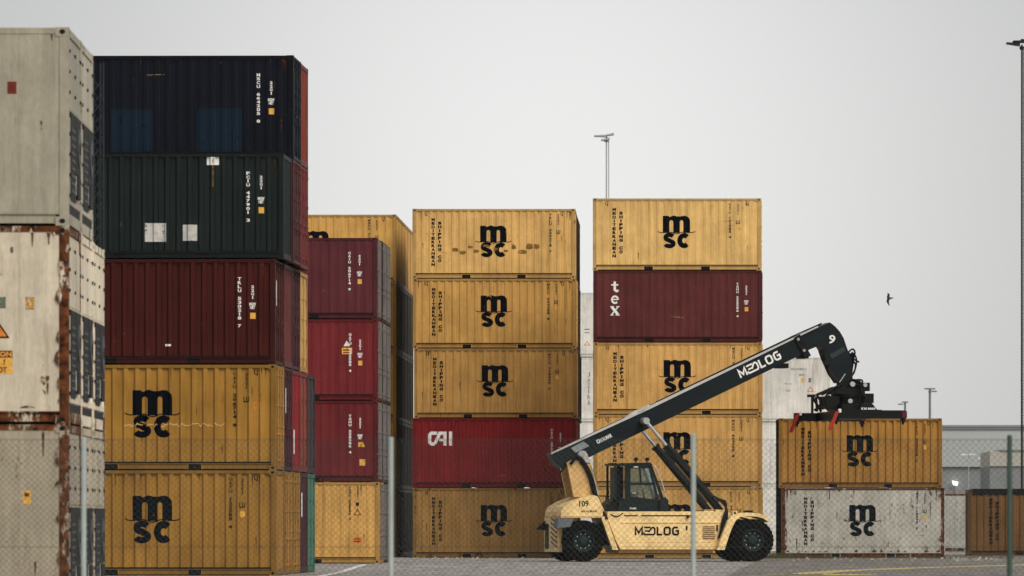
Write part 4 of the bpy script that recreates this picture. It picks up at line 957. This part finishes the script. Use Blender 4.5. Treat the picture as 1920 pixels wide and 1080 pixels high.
# ------------------------------------------------------------------ far buildings, masts
Yk = 520.0
HALL = mat('pale_cladding', (.40, .415, .41), .7, var=.05, scale=.05); HALL2 = mat('grey_cladding', (.21, .22, .225), .7, var=.08, scale=.05); BEI = mat('beige_cladding', (.40, .385, .33), .7, var=.08, scale=.1)  # upper cladding paled in its paint for distance haze
wh = empty('warehouse', (wx(1500, Yk), Yk, 0)); tag(wh, 'long pale grey warehouse with painted-in haze behind the right-hand containers', 'warehouse')
zt_, zm = wz(797, Yk), wz(875, Yk)
MB().box(0, 60, 0, 40, zm, zt_-.35).build('upper_wall', HALL, wh); MB().box(0, 60, .3, 40, 0, zm).build('lower_wall', HALL2, wh)
b = MB(); b.box(-.2, 60.2, -.15, 40, zt_-.35, zt_-.25); b.box(-.2, 60.2, -.1, 40, zt_-.2, zt_); b.build('roof_edge', HALL2, wh)
b = MB()
for i in range(120): b.box(i*.5, i*.5+.06, -.012, -.002, zm+.1, zt_-.4)
b.build('cladding_ribs', HALL, wh)
for i in range(5): MB().box(12.6+i*5, 15.6+i*5, .2, .295, 0, 4.2).build('loading_door', HALL if i % 2 else HALL2, wh)
EM = bpy.data.materials.new('lit_lamp'); EM.use_nodes = True; EM.node_tree.nodes['Principled BSDF'].inputs['Emission Color'].default_value = (1, .93, .78, 1); EM.node_tree.nodes['Principled BSDF'].inputs['Emission Strength'].default_value = 3.0
xL = wx(1791, Yk)-wx(1500, Yk); b = MB(); b.prism([(xL-.16, wz(909, Yk)), (xL+.15, wz(910, Yk)), (xL+.24, wz(904, Yk)), (xL-.24, wz(901.5, Yk))], -.2, .1); b.build('wall_lamp', EM, wh)
an = empty('annex_building', (wx(1856, 480), 480, 0)); tag(an, 'low beige annex building in front of the warehouse at the right', 'building')
MB().box(0, 20, 0, 15, wz(874, 480), wz(846, 480)).build('upper_wall', BEI, an); MB().box(0, 20, .15, 15, 0, wz(874, 480)).build('lower_wall', mat('annex_grey', (.21,.22,.22), .7), an)
MB().box(.8, 19, -.1, 14, wz(846, 480), wz(843, 480)).build('roof', HALL2, an)
LMP = mat('lamp_steel', (.17, .175, .18), .5, 0); PALE = mat('lamp_pale', (.72, .72, .70), .4)
def lamp_post(name, px, py, Y, lb, arms, m=LMP, r=.13, heads=None, cat='lamp post', g=None):
    o = empty(name, (wx(px, Y), Y, 0)); tag(o, lb, cat, g); z = wz(py, Y)
    MB().cyl((0, 0, 0), (0, 0, z), r, r*.7, n=10).build('pole', m, o)
    for a0, a1, dz in arms:
        k = Y/F; MB().box(a0*k, a1*k, -.18, .18, z+dz*k-.05, z+dz*k+.06).build('lamp_head', heads or m, o)
    return o
lamp_post('street_lamp', 1743.5, 729, 510, 'grey street lamp with two stacked heads above the orange-yellow container', [(-10, 10, 0), (-3, 13, -5)])
lamp_post('street_lamp', 1697, 754, 570, 'shorter grey street lamp just right of the spreader', [(-6, 6, 0), (-13, -3, -4)])
lamp_post('street_lamp', 1816, 852.5, 500, 'thin pale twin-armed lamp in front of the warehouse, left of two', [(-15, -2, 0), (2, 12, .5)], r=.05, m=HALL, heads=PALE)
lamp_post('street_lamp', 1843, 859, 505, 'thin pale twin-armed lamp in front of the warehouse, nearer the annex', [(-9, -2, -1), (2, 10, 0)], r=.05, m=HALL, heads=PALE)
def high_mast(px, py, Y, lb, m, lean, wid, sgn=1):
    o = empty('light_mast', (wx(px, Y), Y, 0)); tag(o, lb, 'light mast'); z = wz(py, Y); k = Y/F
    MB().cyl((0, 0, 0), (0, 0, z), wid*k, wid*.8*k, n=10).build('mast_pole', m, o)
    MB().cyl((6*k, .6, 0), (4*k, .6, z-6*k), .9*k, n=6).build('ladder_rail', m, o)
    b = MB(); zz = 0.
    while zz < z-8*k: b.cyl((wid*k, 0, zz), (5*k, .6, zz), .28*k, n=4, caps=False); zz += 6*k
    b.build('ladder_rungs', m, o)
    for a0, z0, a1, z1 in lean: MB().prism([(a0*k, z+z0*k-1.3*k), (a1*k, z+z1*k-2.2*k), (a1*k, z+z1*k+1.8*k), (a0*k, z+z0*k+1*k)], -.5, .5).build('floodlight', m, o)
    MB().cyl((0, 0, z-9*k), (0, 0, z-3*k), 4.5*k, n=10).build('head_ring', m, o)
    return o
high_mast(1137, 257, 520, 'tall thin light mast with haze painted into its grey above the boom stack', mat('mast_haze_grey', (.36,.37,.36), .6), [(-23, 2, 2, 2), (0, 3, 14, 6), (-10, -6, 6, -3)], 1.6)  # pale grey holds the haze fade in the paint itself
high_mast(1916, 84, 400, 'tall dark light mast at the right edge of the yard', mat('mast_dark', (.015,.017,.018), .6), [(-29, 3, -4, 0), (-17, 6, 8, 6), (-2, 9, 26, 6)], 2.2)
# bird: a gull banking with one wing up and one down
bd = empty('seagull', (wx(1666, 200), 200, wz(560, 200))); tag(bd, 'small dark gull gliding in the grey sky right of the boom', 'bird')
FE = mat('gull_grey', (.10, .10, .10), .8)
b = MB(); pts = [(-.05,0,.02,.004),(-.03,0,.018,.028),(.0,0,.01,.042),(.06,0,.012,.035),(.11,0,.02,.018),(.17,0,.025,.004)]
vs = []; 
for x, y, z, r_ in pts: vs += [(x, y+r_*math.cos(t), z+r_*math.sin(t)) for t in [2*math.pi*i/8 for i in range(8)]]
b.add(vs, [(i*8+j, i*8+(j+1)%8, (i+1)*8+(j+1)%8, (i+1)*8+j) for i in range(5) for j in range(8)], 0, True)
def wing(P):
    v = []
    for (x, y, z), c_, th in P: v += [(x-c_, y, z), (x, y, z+th), (x+c_*.8, y, z), (x, y, z-th)]
    f = [(i*4+j, i*4+(j+1)%4, (i+1)*4+(j+1)%4, (i+1)*4+j) for i in range(len(P)-1) for j in range(4)]; b.add(v, f+[(0,1,2,3)], 0, True)
wing([((0,-.02,.02),.05,.015), ((-.01,-.16,.07),.045,.012), ((.0,-.30,.13),.035,.01), ((-.05,-.42,.17),.006,.004)])
wing([((0,.0,.0),.045,.015), ((-.02,.06,-.08),.045,.012), ((.0,.12,-.15),.03,.01), ((.035,.14,-.22),.012,.006)])
b.build('body', FE, bd)

# ------------------------------------------------------------------ chain-link fence near the camera
Yn = 63.2; fe = empty('chain_link_fence', (0, Yn, 0)); tag(fe, 'blurred green chain-link fence running across the foreground', 'fence')
GPOST = mat('green_post', (.36, .41, .385), .45, .0, var=.15); WIRE = mat('green_wire', (.035, .042, .04), .5, 0)
ztop = wz(824, Yn)
for px, tp in ((157, 822), (733, 822), (1300, 815), (1893, 818), (2470, 818), (-420, 822)):
    X = wx(px, Yn); MB().cyl((X, 0, 0), (X, 0, wz(tp, Yn)), .026, n=12).cyl((X, 0, wz(tp, Yn)), (X, 0, wz(tp, Yn)+.012), .028, .02, n=12).build('post', GPOST if px < 1800 else mat('dark_green_post', (.055, .085, .07), .5), fe)
X0, X1 = wx(-420, Yn), wx(2470, Yn)
w_ = MB(); hgt = ztop-.03; pitch = .062
n_ = int((X1-X0+hgt)/pitch)
def wire(b, p, q, r=.0016):
    d = Vector((q[0]-p[0], 0, q[2]-p[2])).normalized(); nn = Vector((-d.z, 0, d.x))*r
    P = Vector(p); Q = Vector(q); yy = Vector((0, r*1.4, 0))
    vs = [P+nn, P-nn-yy*.5, P-nn+yy, Q+nn, Q-nn-yy*.5, Q-nn+yy]
    b.add(vs, [(0,1,4,3),(1,2,5,4),(2,0,3,5)])
for i in range(n_):
    a = X0-hgt+i*pitch
    for s_ in (1, -1):
        # rising line x from a (bottom) to a+hgt (top); mirrored for the other direction
        xa, za, xb_, zb2 = (a, .03, a+hgt, ztop) if s_ == 1 else (a, ztop, a+hgt, .03)
        if xb_ < X0 or xa > X1: continue
        if xa < X0: t = (X0-xa)/(xb_-xa); za += (zb2-za)*t; xa = X0
        if xb_ > X1: t = (X1-xa)/(xb_-xa); zb2 = za+(zb2-za)*t; xb_ = X1
        wire(w_, (xa, .028+.002*s_, za), (xb_, .028+.002*s_, zb2))
w_.build('wire_mesh', WIRE, fe)
b = MB()
for z in (ztop, ztop*.5, .05): b.cyl((X0, .034, z), (X1, .034, z), .0025, n=5)
b.build('line_wire', WIRE, fe)

# ------------------------------------------------------------------ haze
hz = MB().box(-420, 420, -60, 1100, -1.0, 75).build('haze', [])
tag(hz, 'thin grey haze over the yard', kind='stuff')
hm = bpy.data.materials.new('haze'); hm.use_nodes = True; t = hm.node_tree; t.nodes.clear()
o_ = t.nodes.new('ShaderNodeOutputMaterial'); v_ = t.nodes.new('ShaderNodeVolumePrincipled'); v_.inputs['Color'].default_value = (.93, .95, .95, 1); v_.inputs['Density'].default_value = .00003
t.links.new(v_.outputs[0], o_.inputs['Volume']); hz.data.materials.append(hm)
